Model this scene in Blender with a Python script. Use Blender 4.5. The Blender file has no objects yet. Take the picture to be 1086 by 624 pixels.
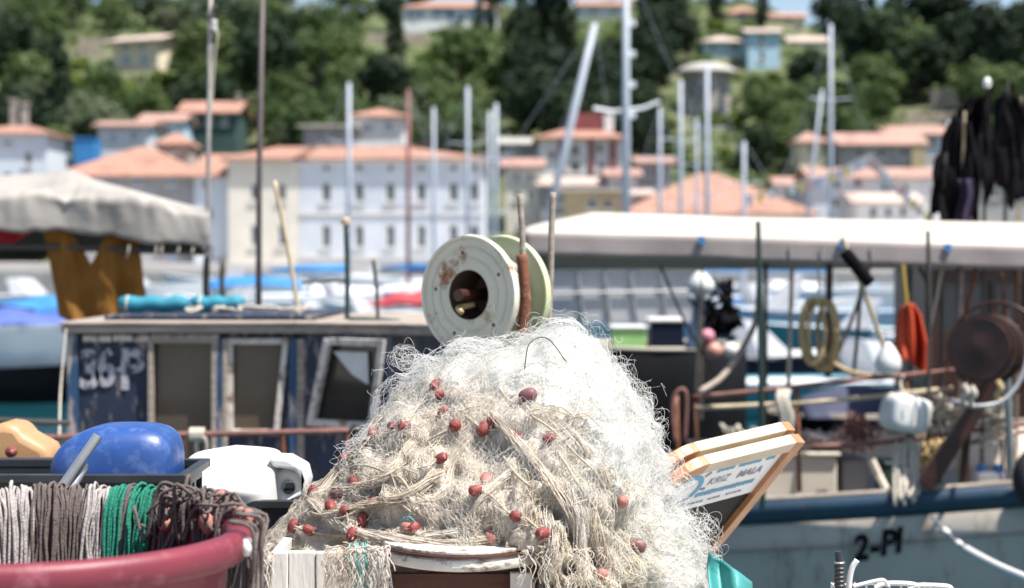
import bpy, bmesh, math, random
import numpy as np
from mathutils import Vector, Matrix, Euler
R_ = math.radians
random.seed(7); rng = np.random.default_rng(11)
scn = bpy.context.scene
COL = scn.collection

# ---------------------------------------------------------------- camera
F = 1900.0; CX = 543.0; HZ = 275.0; CAMZ = 2.6      # focal length in photo pixels, principal column, horizon row, eye height
cd = bpy.data.cameras.new('camera'); cam = bpy.data.objects.new('camera', cd); COL.objects.link(cam)
cam.location = (0, 0, CAMZ); cam.rotation_euler = (R_(90), 0, 0)
cd.sensor_width = 36; cd.lens = F/1086*36; cd.shift_y = -(312-HZ)/1086
cd.clip_start = .1; cd.clip_end = 5000
cd.dof.use_dof = True; cd.dof.focus_distance = 4.85; cd.dof.aperture_fstop = 2.5
scn.camera = cam
# ---------------------------------------------------------------- world, sun, exposure
SUN_DIR = Vector((.37, -.21, .90)).normalized()      # direction towards the sun
SEL = math.asin(SUN_DIR.z); SAZ = math.atan2(SUN_DIR.x, SUN_DIR.y)
w = bpy.data.worlds.new('World'); scn.world = w; w.use_nodes = True
nt = w.node_tree; nt.nodes.clear()
sk = nt.nodes.new('ShaderNodeTexSky'); sk.sky_type = 'NISHITA'; sk.sun_disc = False
sk.sun_elevation = SEL; sk.sun_rotation = SAZ; sk.altitude = 0; sk.air_density = 1.0; sk.dust_density = 1.2
bg = nt.nodes.new('ShaderNodeBackground'); bg.inputs[1].default_value = .09
wo = nt.nodes.new('ShaderNodeOutputWorld'); nt.links.new(sk.outputs[0], bg.inputs[0]); nt.links.new(bg.outputs[0], wo.inputs[0])
sl = bpy.data.lights.new('sun', 'SUN'); sl.energy = 5.0; sl.angle = R_(.5); sl.color = (1, .95, .885)
so = bpy.data.objects.new('sun', sl); COL.objects.link(so); so.rotation_euler = SUN_DIR.to_track_quat('Z', 'Y').to_euler(); so.location = (20, 10, 60)
scn.view_settings.view_transform = 'Standard'; scn.view_settings.look = 'None'
scn.view_settings.exposure = .95; scn.view_settings.gamma = 1
scn.cycles.max_bounces = 6; scn.cycles.transparent_max_bounces = 12
scn.cycles.use_denoising = True

# ---------------------------------------------------------------- helpers
def W(px, py, d): return Vector(((px-CX)/F*d, d, CAMZ-(py-HZ)/F*d))
def XW(px, d): return (px-CX)/F*d
def ZW(py, d): return CAMZ-(py-HZ)/F*d
ORG = {}
def tag(o, label=None, cat=None, group=None, kind=None):
    if label: o['label'] = label
    if cat: o['category'] = cat
    if group: o['group'] = group
    if kind: o['kind'] = kind
    return o
def thing(name, label, cat, loc, group=None):
    o = bpy.data.objects.new(name, None); COL.objects.link(o); o.location = loc; o.empty_display_size = .1
    ORG[o.name] = Vector(loc); tag(o, label, cat, group); return o
def link(o, parent, origin=None):
    COL.objects.link(o)
    if parent is not None:
        po = ORG[parent.name]; o.parent = parent; o.location = (origin-po) if origin is not None else (0, 0, 0)
        ORG[o.name] = origin if origin is not None else po
    else:
        o.location = origin if origin is not None else (0, 0, 0); ORG[o.name] = Vector(o.location)
    return o
def superell(c, r, e1, e2, n=40, m=28, mod=None):
    "rounded box: superellipsoid points as a closed lathe-like grid"
    def pw(x, e): return math.copysign(abs(x)**e, x)
    vs = []; fs = []
    for i in range(m+1):
        v = -math.pi/2+math.pi*i/m
        for j in range(n):
            u = 2*math.pi*j/n; p = Vector((pw(math.cos(v), e1)*pw(math.cos(u), e2), pw(math.cos(v), e1)*pw(math.sin(u), e2), pw(math.sin(v), e1)))
            p = Vector((p.x*r[0], p.y*r[1], p.z*r[2])); vs.append(Vector(c)+(mod(p) if mod else p))
    for i in range(m):
        for j in range(n): fs.append((i*n+j, i*n+(j+1) % n, (i+1)*n+(j+1) % n, (i+1)*n+j))
    return vs, fs
class MB:
    "collects shapes in world coordinates; build() makes ONE mesh object of them"
    def __init__(s): s.v = []; s.f = []
    def add(s, vs, fs):
        n = len(s.v); s.v += [tuple(v) for v in vs]; s.f += [tuple(i+n for i in f) for f in fs]; return s
    def box(s, c, size, rot=None, ax=None):
        hx, hy, hz = size[0]/2, size[1]/2, size[2]/2
        vs = [Vector((x, y, z)) for x in (-hx, hx) for y in (-hy, hy) for z in (-hz, hz)]
        if rot is not None: m = Euler(rot).to_matrix(); vs = [m@v for v in vs]
        if ax is not None: vs = [ax[0]*v.x+ax[1]*v.y+ax[2]*v.z for v in vs]
        c = Vector(c); return s.add([v+c for v in vs], [(0,1,3,2),(4,6,7,5),(0,4,5,1),(2,3,7,6),(0,2,6,4),(1,5,7,3)])
    def bb(s, x0, x1, y0, y1, z0, z1): return s.box(((x0+x1)/2, (y0+y1)/2, (z0+z1)/2), (abs(x1-x0), abs(y1-y0), abs(z1-z0)))
    def tube(s, pts, r, n=8, cap=True, closed=False):
        pts = [Vector(p) for p in pts]; k = len(pts); rs = r if isinstance(r, (list, tuple)) else [r]*k
        vs = []; prev = None
        for i, p in enumerate(pts):
            if closed: t = pts[(i+1) % k]-pts[i-1]
            else: t = pts[min(i+1, k-1)]-pts[max(i-1, 0)]
            t.normalize()
            if prev is None:
                a = Vector((0, 0, 1)) if abs(t.z) < .9 else Vector((1, 0, 0)); nn = t.cross(a).normalized()
            else: nn = (prev-t*prev.dot(t)).normalized()
            prev = nn; b = t.cross(nn)
            for j in range(n):
                q = 2*math.pi*j/n; vs.append(p+(nn*math.cos(q)+b*math.sin(q))*rs[i])
        fs = []
        for i in range(k if closed else k-1):
            i2 = (i+1) % k
            for j in range(n): fs.append((i*n+j, i*n+(j+1) % n, i2*n+(j+1) % n, i2*n+j))
        if cap and not closed: fs += [tuple(range(n))[::-1], tuple((k-1)*n+j for j in range(n))]
        return s.add(vs, fs)
    def lathe(s, prof, n=24, c=(0, 0, 0), axis=(0, 0, 1), closed=False, cap=True):
        ax = Vector(axis).normalized(); a = Vector((1, 0, 0)) if abs(ax.x) < .9 else Vector((0, 1, 0))
        u = (a-ax*a.dot(ax)).normalized(); v = ax.cross(u); c = Vector(c); vs = []; k = len(prof)
        for r, h in prof:
            for j in range(n):
                q = 2*math.pi*j/n; vs.append(c+u*(r*math.cos(q))+v*(r*math.sin(q))+ax*h)
        fs = []
        for i in range(k if closed else k-1):
            i2 = (i+1) % k
            for j in range(n): fs.append((i*n+j, i*n+(j+1) % n, i2*n+(j+1) % n, i2*n+j))
        if not closed and cap: fs += [tuple(range(n))[::-1], tuple((k-1)*n+j for j in range(n))]
        return s.add(vs, fs)
    def prism(s, poly, off):
        "poly: list of points in a plane; off: extrusion vector"
        k = len(poly); off = Vector(off); a = [Vector(p) for p in poly]
        return s.add(a+[p+off for p in a], [tuple(range(k))[::-1], tuple(range(k, 2*k))]+[(i, (i+1) % k, k+(i+1) % k, k+i) for i in range(k)])
    def grid(s, fn, nu, nv, closed_u=False):
        vs = [fn(i/nu, j/nv) for i in range(nu+(0 if closed_u else 1)) for j in range(nv+1)]; fs = []
        m = nu if closed_u else nu+1
        for i in range(nu):
            for j in range(nv):
                a, b = i*(nv+1)+j, ((i+1) % m)*(nv+1)+j; fs.append((a, b, b+1, a+1))
        return s.add(vs, fs)
    def build(s, name, mat, parent=None, origin=None, smooth=False, thick=0, bevel=0, subd=0, auto=None):
        if origin is None and parent is None:
            A = np.array(s.v); origin = Vector(((A[:, 0].min()+A[:, 0].max())/2, (A[:, 1].min()+A[:, 1].max())/2, A[:, 2].min()))
        o0 = Vector(origin) if origin is not None else ORG[parent.name]
        me = bpy.data.meshes.new(name); me.from_pydata([(v[0]-o0.x, v[1]-o0.y, v[2]-o0.z) for v in s.v], [], s.f)
        bm = bmesh.new(); bm.from_mesh(me); bmesh.ops.recalc_face_normals(bm, faces=bm.faces); bm.to_mesh(me); bm.free()
        if smooth: me.shade_smooth()
        if auto: me.set_sharp_from_angle(angle=R_(auto))
        me.materials.append(mat); o = bpy.data.objects.new(name, me); link(o, parent, Vector(origin) if origin is not None else None)
        if thick: m = o.modifiers.new('t', 'SOLIDIFY'); m.thickness = thick; m.offset = 0
        if bevel: m = o.modifiers.new('b', 'BEVEL'); m.width = bevel; m.segments = 3; m.limit_method = 'ANGLE'; m.angle_limit = R_(40)
        if subd: m = o.modifiers.new('s', 'SUBSURF'); m.levels = subd; m.render_levels = subd
        return o
def cr(pts, n=6):
    "smooth curve through points (Catmull-Rom)"
    P = [Vector(p) for p in pts]; P = [P[0]*2-P[1]]+P+[P[-1]*2-P[-2]]; out = []
    for i in range(1, len(P)-2):
        for j in range(n):
            t = j/n; a, b, c, d = P[i-1:i+3]
            out.append(.5*((2*b)+(c-a)*t+(2*a-5*b+4*c-d)*t*t+(3*b-a-3*c+d)*t*t*t))
    return out+[P[-2]]
# value noise, vectorised
_T = rng.random(65536)*2-1
def vn(p, seed=0):
    p = np.asarray(p, float)+seed*17.31; i = np.floor(p).astype(int); f = p-i; f = f*f*(3-2*f)
    def h(a, b, c): return _T[(a*73856093 ^ b*19349663 ^ c*83492791) & 65535]
    x, y, z = i[..., 0], i[..., 1], i[..., 2]; r = 0
    for a in (0, 1):
        for b in (0, 1):
            for c in (0, 1):
                wt = (f[..., 0] if a else 1-f[..., 0])*(f[..., 1] if b else 1-f[..., 1])*(f[..., 2] if c else 1-f[..., 2])
                r = r+wt*h(x+a, y+b, z+c)
    return r
def fbm(p, seed=0, o=4):
    p = np.asarray(p, float); r = 0; a = 1; 
    for k in range(o): r = r+a*vn(p*2**k, seed+k); a *= .5
    return r
def nz(x, y, z, s=0): return float(fbm(np.array([[x, y, z]]), s, 3)[0])

# ---------------------------------------------------------------- materials
def nodes(name):
    m = bpy.data.materials.new(name); m.use_nodes = True; nt = m.node_tree; b = nt.nodes['Principled BSDF']
    return m, nt, b, nt.links.new
def ramp(nt, stops):
    r = nt.nodes.new('ShaderNodeValToRGB'); e = r.color_ramp.elements
    while len(e) < len(stops): e.new(.5)
    for i, (p, c) in enumerate(stops): e[i].position = p; e[i].color = (*c, 1) if len(c) == 3 else c
    return r
def mixrgb(nt, fac, a, b, mode='MIX'):
    n = nt.nodes.new('ShaderNodeMix'); n.data_type = 'RGBA'; n.blend_type = mode
    for s, v in ((0, fac), (6, a), (7, b)):
        if isinstance(v, (int, float)): n.inputs[s].default_value = v
        elif isinstance(v, tuple): n.inputs[s].default_value = (*v, 1)
        else: nt.links.new(v, n.inputs[s])
    return n.outputs[2]
def tex(nt, scale, stretch=(1, 1, 1), detail=6, rough=.6, coord='Object'):
    tc = nt.nodes.new('ShaderNodeTexCoord'); mp = nt.nodes.new('ShaderNodeMapping'); mp.inputs['Scale'].default_value = stretch
    nt.links.new(tc.outputs[coord], mp.inputs[0]); n = nt.nodes.new('ShaderNodeTexNoise'); n.inputs['Scale'].default_value = scale
    n.inputs['Detail'].default_value = detail; n.inputs['Roughness'].default_value = rough; nt.links.new(mp.outputs[0], n.inputs['Vector']); return n.outputs[0]
def pm(name, c1, c2=None, scale=6, rough=.6, bump=0, bscale=60, metal=0, stretch=(1, 1, 1), lo=.35, hi=.65, chip=None, chip_at=.62, chip_scale=9, chip_stretch=None, spec=.5, trans=0, chip_soft=.05, dist=.01):
    m, nt, b, L = nodes(name)
    c2 = c2 or tuple(x*.8 for x in c1)
    r = ramp(nt, [(lo, c1), (hi, c2)]); L(tex(nt, scale, stretch), r.inputs[0]); col = r.outputs[0]
    if chip:
        k = ramp(nt, [(chip_at-chip_soft, (0, 0, 0)), (chip_at+chip_soft, (1, 1, 1))]); L(tex(nt, chip_scale, chip_stretch or stretch, 8, .7), k.inputs[0])
        col = mixrgb(nt, k.outputs[0], col, chip)
    L(col, b.inputs['Base Color']); b.inputs['Roughness'].default_value = rough; b.inputs['Metallic'].default_value = metal
    b.inputs['Specular IOR Level'].default_value = spec
    if bump:
        bp = nt.nodes.new('ShaderNodeBump'); bp.inputs['Strength'].default_value = bump; bp.inputs['Distance'].default_value = dist
        L(tex(nt, bscale, stretch), bp.inputs['Height']); L(bp.outputs[0], b.inputs['Normal'])
    if trans:
        t = nt.nodes.new('ShaderNodeBsdfTranslucent'); L(col, t.inputs[0]); mx = nt.nodes.new('ShaderNodeMixShader'); mx.inputs[0].default_value = trans
        L(b.outputs[0], mx.inputs[1]); L(t.outputs[0], mx.inputs[2]); L(mx.outputs[0], nt.nodes['Material Output'].inputs[0])
    return m
def leafmat(name, c1, c2, c3):
    m, nt, b, L = nodes(name)
    oi = nt.nodes.new('ShaderNodeObjectInfo'); r = ramp(nt, [(0, c1), (.5, c2), (1, c3)])
    ad = nt.nodes.new('ShaderNodeMath'); ad.operation = 'MULTIPLY_ADD'; ad.inputs[1].default_value = .55
    L(oi.outputs['Random'], ad.inputs[0]); t = tex(nt, .7, (1, 1, 1), 3); sb = nt.nodes.new('ShaderNodeMath'); sb.operation = 'SUBTRACT'; L(t, sb.inputs[0]); sb.inputs[1].default_value = .28
    L(sb.outputs[0], ad.inputs[2]); L(ad.outputs[0], r.inputs[0]); L(r.outputs[0], b.inputs['Base Color'])
    b.inputs['Roughness'].default_value = .65; b.inputs['Specular IOR Level'].default_value = .25
    tr = nt.nodes.new('ShaderNodeBsdfTranslucent'); L(r.outputs[0], tr.inputs[0]); mx = nt.nodes.new('ShaderNodeMixShader'); mx.inputs[0].default_value = .3
    L(b.outputs[0], mx.inputs[1]); L(tr.outputs[0], mx.inputs[2]); L(mx.outputs[0], nt.nodes['Material Output'].inputs[0]); return m
def roofmat(name, c1, c2, c3):
    m, nt, b, L = nodes(name)
    r = ramp(nt, [(.32, c1), (.5, c2), (.66, tuple(x*.72 for x in c3))]); L(tex(nt, .55, (1, 1, 1), 9, .75), r.inputs[0])
    tc = nt.nodes.new('ShaderNodeTexCoord'); wv = nt.nodes.new('ShaderNodeTexWave'); wv.inputs['Scale'].default_value = 1.1; wv.inputs['Distortion'].default_value = .6
    L(tc.outputs['Object'], wv.inputs[0]); L(mixrgb(nt, .38, r.outputs[0], wv.outputs[0], 'MULTIPLY'), b.inputs['Base Color'])
    bp = nt.nodes.new('ShaderNodeBump'); bp.inputs['Distance'].default_value = .06; bp.inputs['Strength'].default_value = .8; L(wv.outputs[1], bp.inputs['Height']); L(bp.outputs[0], b.inputs['Normal'])
    b.inputs['Roughness'].default_value = .85; return m
def threadmat(name, stops, tr=.25, rough=.55, clear=0):
    "threads: colour picked per strand by the stored tone"
    m, nt, b, L = nodes(name); a = nt.nodes.new('ShaderNodeAttribute'); a.attribute_name = 'tone'
    r = ramp(nt, stops); L(a.outputs['Fac'], r.inputs[0]); L(r.outputs[0], b.inputs['Base Color']); b.inputs['Roughness'].default_value = rough
    t = nt.nodes.new('ShaderNodeBsdfTranslucent'); L(r.outputs[0], t.inputs[0]); mx = nt.nodes.new('ShaderNodeMixShader'); mx.inputs[0].default_value = tr
    L(b.outputs[0], mx.inputs[1]); L(t.outputs[0], mx.inputs[2]); last = mx.outputs[0]
    if clear:   # nylon lets part of the light straight through
        tp = nt.nodes.new('ShaderNodeBsdfTransparent'); m2 = nt.nodes.new('ShaderNodeMixShader'); m2.inputs[0].default_value = clear; L(last, m2.inputs[1]); L(tp.outputs[0], m2.inputs[2]); last = m2.outputs[0]
    L(last, nt.nodes['Material Output'].inputs[0]); return m
MT = {}
MT['plaster_white'] = pm('plaster_white', (.70, .70, .69), (.60, .60, .60), .5, .9)
MT['plaster_pale_blue'] = pm('plaster_pale_blue', (.52, .57, .62), (.45, .50, .56), .5, .9)
MT['plaster_palace'] = pm('plaster_palace', (.52, .555, .60), (.44, .48, .53), .4, .9)
MT['plaster_cream'] = pm('plaster_cream', (.60, .57, .50), (.52, .49, .43), .5, .9)
MT['plaster_beige'] = pm('plaster_beige', (.68, .60, .45), (.6, .53, .4), .6, .9)
MT['plaster_grey'] = pm('plaster_grey', (.32, .32, .325), (.25, .25, .26), .6, .9)
MT['plaster_ochre'] = pm('plaster_ochre', (.40, .335, .20), (.34, .28, .17), .6, .9)
MT['plaster_blue'] = pm('plaster_blue', (.42, .58, .68), (.36, .52, .62), .6, .9)
MT['plaster_maroon'] = pm('plaster_maroon', (.22, .06, .06), (.18, .05, .05), .6, .9)
MT['dark_green_wall'] = pm('dark_green_wall', (.03, .07, .06), (.02, .05, .04), .8, .8)
MT['stone'] = pm('stone', (.36, .33, .29), (.24, .22, .2), 1.2, .9, .4, 4)
MT['trim'] = pm('trim', (.62, .60, .57), (.54, .52, .5), 1, .8)
MT['shutter_blue'] = pm('shutter_blue', (.08, .22, .45), (.07, .19, .4), 1, .6)
MT['shutter_dark'] = pm('shutter_dark', (.05, .07, .08), (.04, .05, .06), 1, .6)
MT['pane'] = pm('pane', (.10, .12, .14), (.07, .09, .1), 1, .15)
MT['pane_blue'] = pm('pane_blue', (.28, .38, .52), (.24, .34, .48), 1, .2)
MT['roof'] = roofmat('roof_tiles_orange', (.40, .205, .145), (.46, .25, .18), (.29, .15, .11))
MT['roof_pink'] = roofmat('roof_tiles_pink', (.43, .25, .20), (.48, .29, .235), (.33, .18, .145))
MT['roof_pale'] = roofmat('roof_tiles_pale', (.60, .46, .38), (.62, .5, .43), (.5, .38, .31))
MT['roof_grey'] = pm('roof_pale_grey', (.40, .385, .35), (.33, .32, .29), 1, .8)
MT['bark'] = pm('bark', (.10, .075, .05), (.06, .045, .035), 3, .9)
MT['leaf_mid'] = leafmat('leaf_mid', (.036, .070, .022), (.082, .128, .040), (.155, .19, .075))
MT['leaf_dark'] = leafmat('leaf_dark', (.008, .018, .009), (.016, .033, .014), (.032, .056, .022))
MT['leaf_olive'] = leafmat('leaf_olive', (.07, .10, .05), (.105, .135, .075), (.16, .18, .11))
MT['leaf_lime'] = leafmat('leaf_lime', (.075, .12, .018), (.11, .16, .028), (.15, .2, .04))
MT['mast'] = pm('mast_alu', (.36, .40, .46), (.30, .34, .40), 2, .5)
MT['mast_red'] = pm('mast_red_wood', (.20, .07, .06), (.14, .05, .05), 2, .5)
MT['gelcoat'] = pm('gelcoat_white', (.78, .79, .80), (.7, .71, .73), .8, .3)
MT['navy'] = pm('navy_paint', (.008, .011, .026), (.012, .016, .032), 1, .6, spec=.08)
MT['hull_teal'] = pm('teal_hull_paint', (.03, .17, .22), (.04, .21, .26), 1, .4)
MT['hull_sky'] = pm('pale_blue_hull_paint', (.25, .38, .5), (.3, .43, .55), 1, .4)
MT['black_hull'] = pm('black_hull', (.006, .007, .009), (.012, .012, .014), 1, .8, spec=.04)
MT['blue_cover'] = pm('blue_cover', (.02, .15, .38), (.03, .2, .46), 1.5, .7, .3, 6)
MT['violet_cover'] = pm('violet_blue_cover', (.06, .10, .33), (.09, .14, .40), 1.5, .7, .3, 6)
MT['red_cover'] = pm('red_cover', (.42, .05, .06), (.34, .04, .05), 1.5, .7)
MT['smoke_glass'] = pm('smoke_glass', (.03, .04, .05), (.05, .06, .07), 1, .08)
MT['clear_sheet'] = pm('cloudy_plastic_sheet', (.64, .65, .67), (.54, .55, .57), 1.4, .5, trans=.4)

# ================================================================ THE SETTING
def water_mat():
    m, nt, b, L = nodes('harbour_water')
    r = ramp(nt, [(.35, (.006, .042, .055)), (.65, (.010, .062, .078))]); L(tex(nt, .15), r.inputs[0]); L(r.outputs[0], b.inputs['Base Color'])
    b.inputs['Roughness'].default_value = .12; b.inputs['IOR'].default_value = 1.33
    bp = nt.nodes.new('ShaderNodeBump'); bp.inputs['Strength'].default_value = .5; bp.inputs['Distance'].default_value = .12
    L(tex(nt, 1.6, (1, 1, 1), 4), bp.inputs['Height']); L(bp.outputs[0], b.inputs['Normal']); return m
o = MB().add([(-900, -300, 0), (900, -300, 0), (900, 119, 0), (-900, 119, 0)], [(0, 1, 2, 3)]).build('water', water_mat(), origin=(0, 0, 0)); tag(o, kind='structure')
MT['quay'] = pm('quay_concrete', (.34, .33, .31), (.26, .25, .24), 1.5, .85, .3, 20)
QZ = 1.3
o = MB().bb(-60, 60, -60, 6.85, -2, QZ).build('quay', MT['quay'], origin=(0, 0, 0)); tag(o, kind='structure')

_PY = [118, 150, 172, 195, 230, 270, 310, 345, 385, 450, 600, 900]
_PZ = [1.6, 2.2, 8, 14.5, 24.5, 35, 44, 51.5, 55, 45, 25, 10]
def zt(x, Y):
    x = np.asarray(x, float); Y = np.asarray(Y, float); z = np.interp(Y, _PY, _PZ)
    px = x/np.maximum(Y, 1)*F+CX
    s = np.clip((px-780)/170, 0, 1); s = s*s*(3-2*s); t = np.clip((Y-220)/100, 0, 1)
    z = z-(z-24)*.42*s*t
    p = np.stack([x/30, Y/30, x*0], -1); q = np.clip((Y-160)/30, 0, 1)
    z = z+fbm(p, 3, 3)*1.3*q
    # terraces cut into the slope
    st = 2.6; zz = z/st; fl = np.floor(zz); fr = zz-fl; z2 = (fl+np.clip((fr-.62)/.38, 0, 1))*st
    return z*(1-.7*q)+z2*.7*q
def zt1(x, Y): return float(zt(np.array([x]), np.array([Y]))[0])
def hit(px, py, lo=150, hi=430):
    Y = np.arange(lo, hi, .5); zr = CAMZ-(py-HZ)/F*Y; g = zt((px-CX)/F*Y, Y); k = np.nonzero(g >= zr)[0]
    return float(Y[k[0]]) if len(k) else None
def terrain_mat():
    m, nt, b, L = nodes('hillside_ground')
    r = ramp(nt, [(.30, (.03, .05, .016)), (.45, (.065, .085, .03)), (.6, (.12, .12, .06)), (.74, (.22, .19, .12))]); L(tex(nt, .06, (1, 1, 1), 10, .7), r.inputs[0])
    r2 = ramp(nt, [(.45, (.05, .075, .02)), (.6, (.10, .12, .045))]); L(tex(nt, .6, (1, 1, 1), 8, .7), r2.inputs[0])
    g = nt.nodes.new('ShaderNodeNewGeometry'); sx = nt.nodes.new('ShaderNodeSeparateXYZ'); L(g.outputs['True Normal'], sx.inputs[0])
    k = ramp(nt, [(.72, (1, 1, 1)), (.86, (0, 0, 0))]); L(sx.outputs[2], k.inputs[0])
    c = mixrgb(nt, .5, r.outputs[0], r2.outputs[0]); c = mixrgb(nt, k.outputs[0], c, (.17, .15, .12)); L(c, b.inputs['Base Color']); b.inputs['Roughness'].default_value = .95; return m
nx_, ny_ = 150, 260
gx = np.linspace(-330, 330, nx_+1); gy = np.concatenate([np.linspace(118.5, 400, ny_-20), np.linspace(405, 900, 21)])
GX, GY = np.meshgrid(gx, gy, indexing='ij'); GZ = zt(GX, GY); GZ[:, 0] = 1.6
mb = MB(); mb.v = [tuple(v) for v in np.stack([GX, GY, GZ], -1).reshape(-1, 3)]; n1 = len(gy)
mb.f = [(i*n1+j, (i+1)*n1+j, (i+1)*n1+j+1, i*n1+j+1) for i in range(nx_) for j in range(n1-1)]
o = mb.build('hillside', terrain_mat(), origin=(0, 0, 0)); tag(o, kind='structure')
o = MB().bb(-330, 330, 117, 119.2, -2, 1.75).build('far_quay', MT['quay'], origin=(0, 117, 0)); tag(o, kind='structure')

o = MB().bb(-330, 330, 119.25, 152, 1.2, 2.3).build('promenade', pm('pale_paving', (.50, .47, .45), (.42, .40, .38), .3, .8), origin=(0, 119, 0)); tag(o, kind='structure')
# ---------------------------------------------------------------- houses
HB = []      # picture boxes and depths of the houses, so that no tree is planted in front of them
def wall(mb, o, u, n, wd, z0, z1, holes, dep=.25):
    "a wall with real openings and reveals; o = lower left corner, u = along, n = inward"
    us = sorted({0, wd, *[h[0] for h in holes], *[h[1] for h in holes]}); zs = sorted({z0, z1, *[h[2] for h in holes], *[h[3] for h in holes]})
    P = lambda a, z, k=0: (o[0]+u[0]*a+n[0]*k, o[1]+u[1]*a+n[1]*k, z)
    for a0, a1 in zip(us, us[1:]):
        for b0, b1 in zip(zs, zs[1:]):
            am, bm_ = (a0+a1)/2, (b0+b1)/2
            if any(h[0] < am < h[1] and h[2] < bm_ < h[3] for h in holes): continue
            mb.add([P(a0, b0), P(a1, b0), P(a1, b1), P(a0, b1)], [(0, 1, 2, 3)])
    for a0, a1, b0, b1 in holes:
        q = [(a0, b0), (a1, b0), (a1, b1), (a0, b1)]
        for i in range(4):
            s, t = q[i], q[(i+1) % 4]; mb.add([P(*s), P(*t), P(*t, dep), P(*s, dep)], [(0, 1, 2, 3)])
def house(label, xl, xr, base, eave, ridge, d, depth=9, roof='hip', wm='plaster_white', rm='roof', wins=(), ang=0, name='house', cat='house', shut=None, pane='pane', over=.5, side=None, chim=(), drop=3, ridge_x=None, sidewins=()):
    if d is None: d = hit((xl+xr)/2, base) or 300
    x0 = XW(xl, d); y0 = d; wd = (xr-xl)/F*d/max(math.cos(R_(ang)), .3); zb = ZW(base, d)-drop; ze = ZW(eave, d); zr = ZW(ridge, d)
    HB.append((xl, xr, ridge, base, d))
    u = Vector((math.cos(R_(ang)), math.sin(R_(ang)), 0)); v = Vector((-u.y, u.x, 0)); O = Vector((x0, y0, 0))
    t = thing(name, label, cat, (O+u*wd/2+v*depth/2).to_tuple()[:2]+(zb,))
    P = lambda a, b, z: O+u*a+v*b+Vector((0, 0, z))
    hs = []; wl = []
    for (px, py, ww, hh, *k) in wins:
        a = (px-xl)/(xr-xl)*wd; s = d/F; z = ZW(py, d); hs.append((a-ww*s/2, a+ww*s/2, z-hh*s/2, z+hh*s/2)); wl.append((a, z, ww*s, hh*s, k[0] if k else shut))
    mb = MB(); wall(mb, O, u, v, wd, zb, ze, hs); wall(mb, O+v*depth, -v, u, depth, zb, ze, [])
    sh = [(b-w_/2, b+w_/2, z-h_/2, z+h_/2) for b, z, w_, h_ in sidewins]
    wall(mb, O+u*wd, v, -u, depth, zb, ze, []); wall(mb, O+u*wd+v*depth, -u, -v, wd, zb, ze, [])
    mb.build('wall', MT[wm], t)
    for a, z, ww, hh, sh_ in wl:
        c = P(a, .17, z); f = MB().box(c, (ww, .05, hh), ax=(u, v, Vector((0, 0, 1)))).build('window', MT[pane], t)
        fr = MB(); fw = min(.16, ww*.14)
        for sx in (-1, 1): fr.box(P(a+sx*(ww/2-fw/2), .1, z), (fw, .08, hh), ax=(u, v, Vector((0, 0, 1))))
        for sz in (-1, 1): fr.box(P(a, .1, z+sz*(hh/2-fw/2)), (ww-2*fw, .08, fw), ax=(u, v, Vector((0, 0, 1))))
        fr.build('window_frame', MT['trim'], f)
        MB().box(P(a, -.06, z-hh/2-.06), (ww+.3, .2, .12), ax=(u, v, Vector((0, 0, 1)))).build('window_sill', MT['trim'], f)
        if sh_:
            for sx in (-1, 1): MB().box(P(a+sx*ww*.76, -.04, z), (ww*.46, .06, hh), ax=(u, v, Vector((0, 0, 1)))).build('shutter', MT[sh_], f)
    e = over; mb = MB(); th = .18
    if roof == 'flat': mb.box(P(wd/2, depth/2, ze+.1), (wd+2*e, depth+2*e, .25), ax=(u, v, Vector((0, 0, 1))))
    else:
        A = [P(-e, -e, ze), P(wd+e, -e, ze), P(wd+e, depth+e, ze), P(-e, depth+e, ze)]
        if roof == 'hip':
            k = min(depth/2, wd*.45); r0, r1 = P(k, depth/2, zr), P(wd-k, depth/2, zr); fs = [(0, 1, 5, 4), (1, 2, 5), (2, 3, 4, 5), (3, 0, 4)]
        elif roof == 'hipr':
            k = min(depth/2, wd*.45); r0, r1 = P(-e, depth/2, zr), P(wd-k, depth/2, zr); fs = [(0, 1, 5, 4), (1, 2, 5), (2, 3, 4, 5)]
        elif roof == 'hipl':
            k = min(depth*.3, wd*.45); r0, r1 = P(k, depth/2, zr), P(wd+e, depth/2, zr); fs = [(0, 1, 5, 4), (3, 0, 4), (2, 3, 4, 5)]
        elif roof == 'mono': r0, r1 = P(-e, depth+e, zr), P(wd+e, depth+e, zr); A[2], A[3] = A[2]+Vector((0, 0, zr-ze)), A[3]+Vector((0, 0, zr-ze)); r0 = (A[0]+A[3])/2; r1 = (A[1]+A[2])/2; fs = [(0, 1, 5, 4), (4, 5, 2, 3)]
        else: r0, r1 = P(-e, depth/2, zr), P(wd+e, depth/2, zr); fs = [(0, 1, 5, 4), (2, 3, 4, 5)]
        vs = A+[r0, r1]; dn = Vector((0, 0, -th)); k = len(vs)
        fs2 = fs+[tuple(i+k for i in f[::-1]) for f in fs]
        loop = {'hip': [0, 1, 2, 3], 'hipr': [0, 1, 2, 3, 4], 'hipl': [0, 1, 5, 2, 3]}.get(roof, [0, 1, 5, 2, 3, 4])
        for i in range(len(loop)): a_, b_ = loop[i], loop[(i+1) % len(loop)]; fs2.append((a_, b_, b_+k, a_+k))
        mb.add(vs+[p+dn for p in vs], fs2)
        if roof == 'gable':   # gable triangles
            g = MB()
            for a in (0, wd): g.prism([P(a, 0, ze-.1), P(a, depth, ze-.1), P(a, depth/2, zr-th-.05)], u*(.2 if a == 0 else -.2))
            g.build('gable', MT[wm], t)
    ro = mb.build('roof', MT[rm], t)
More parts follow.
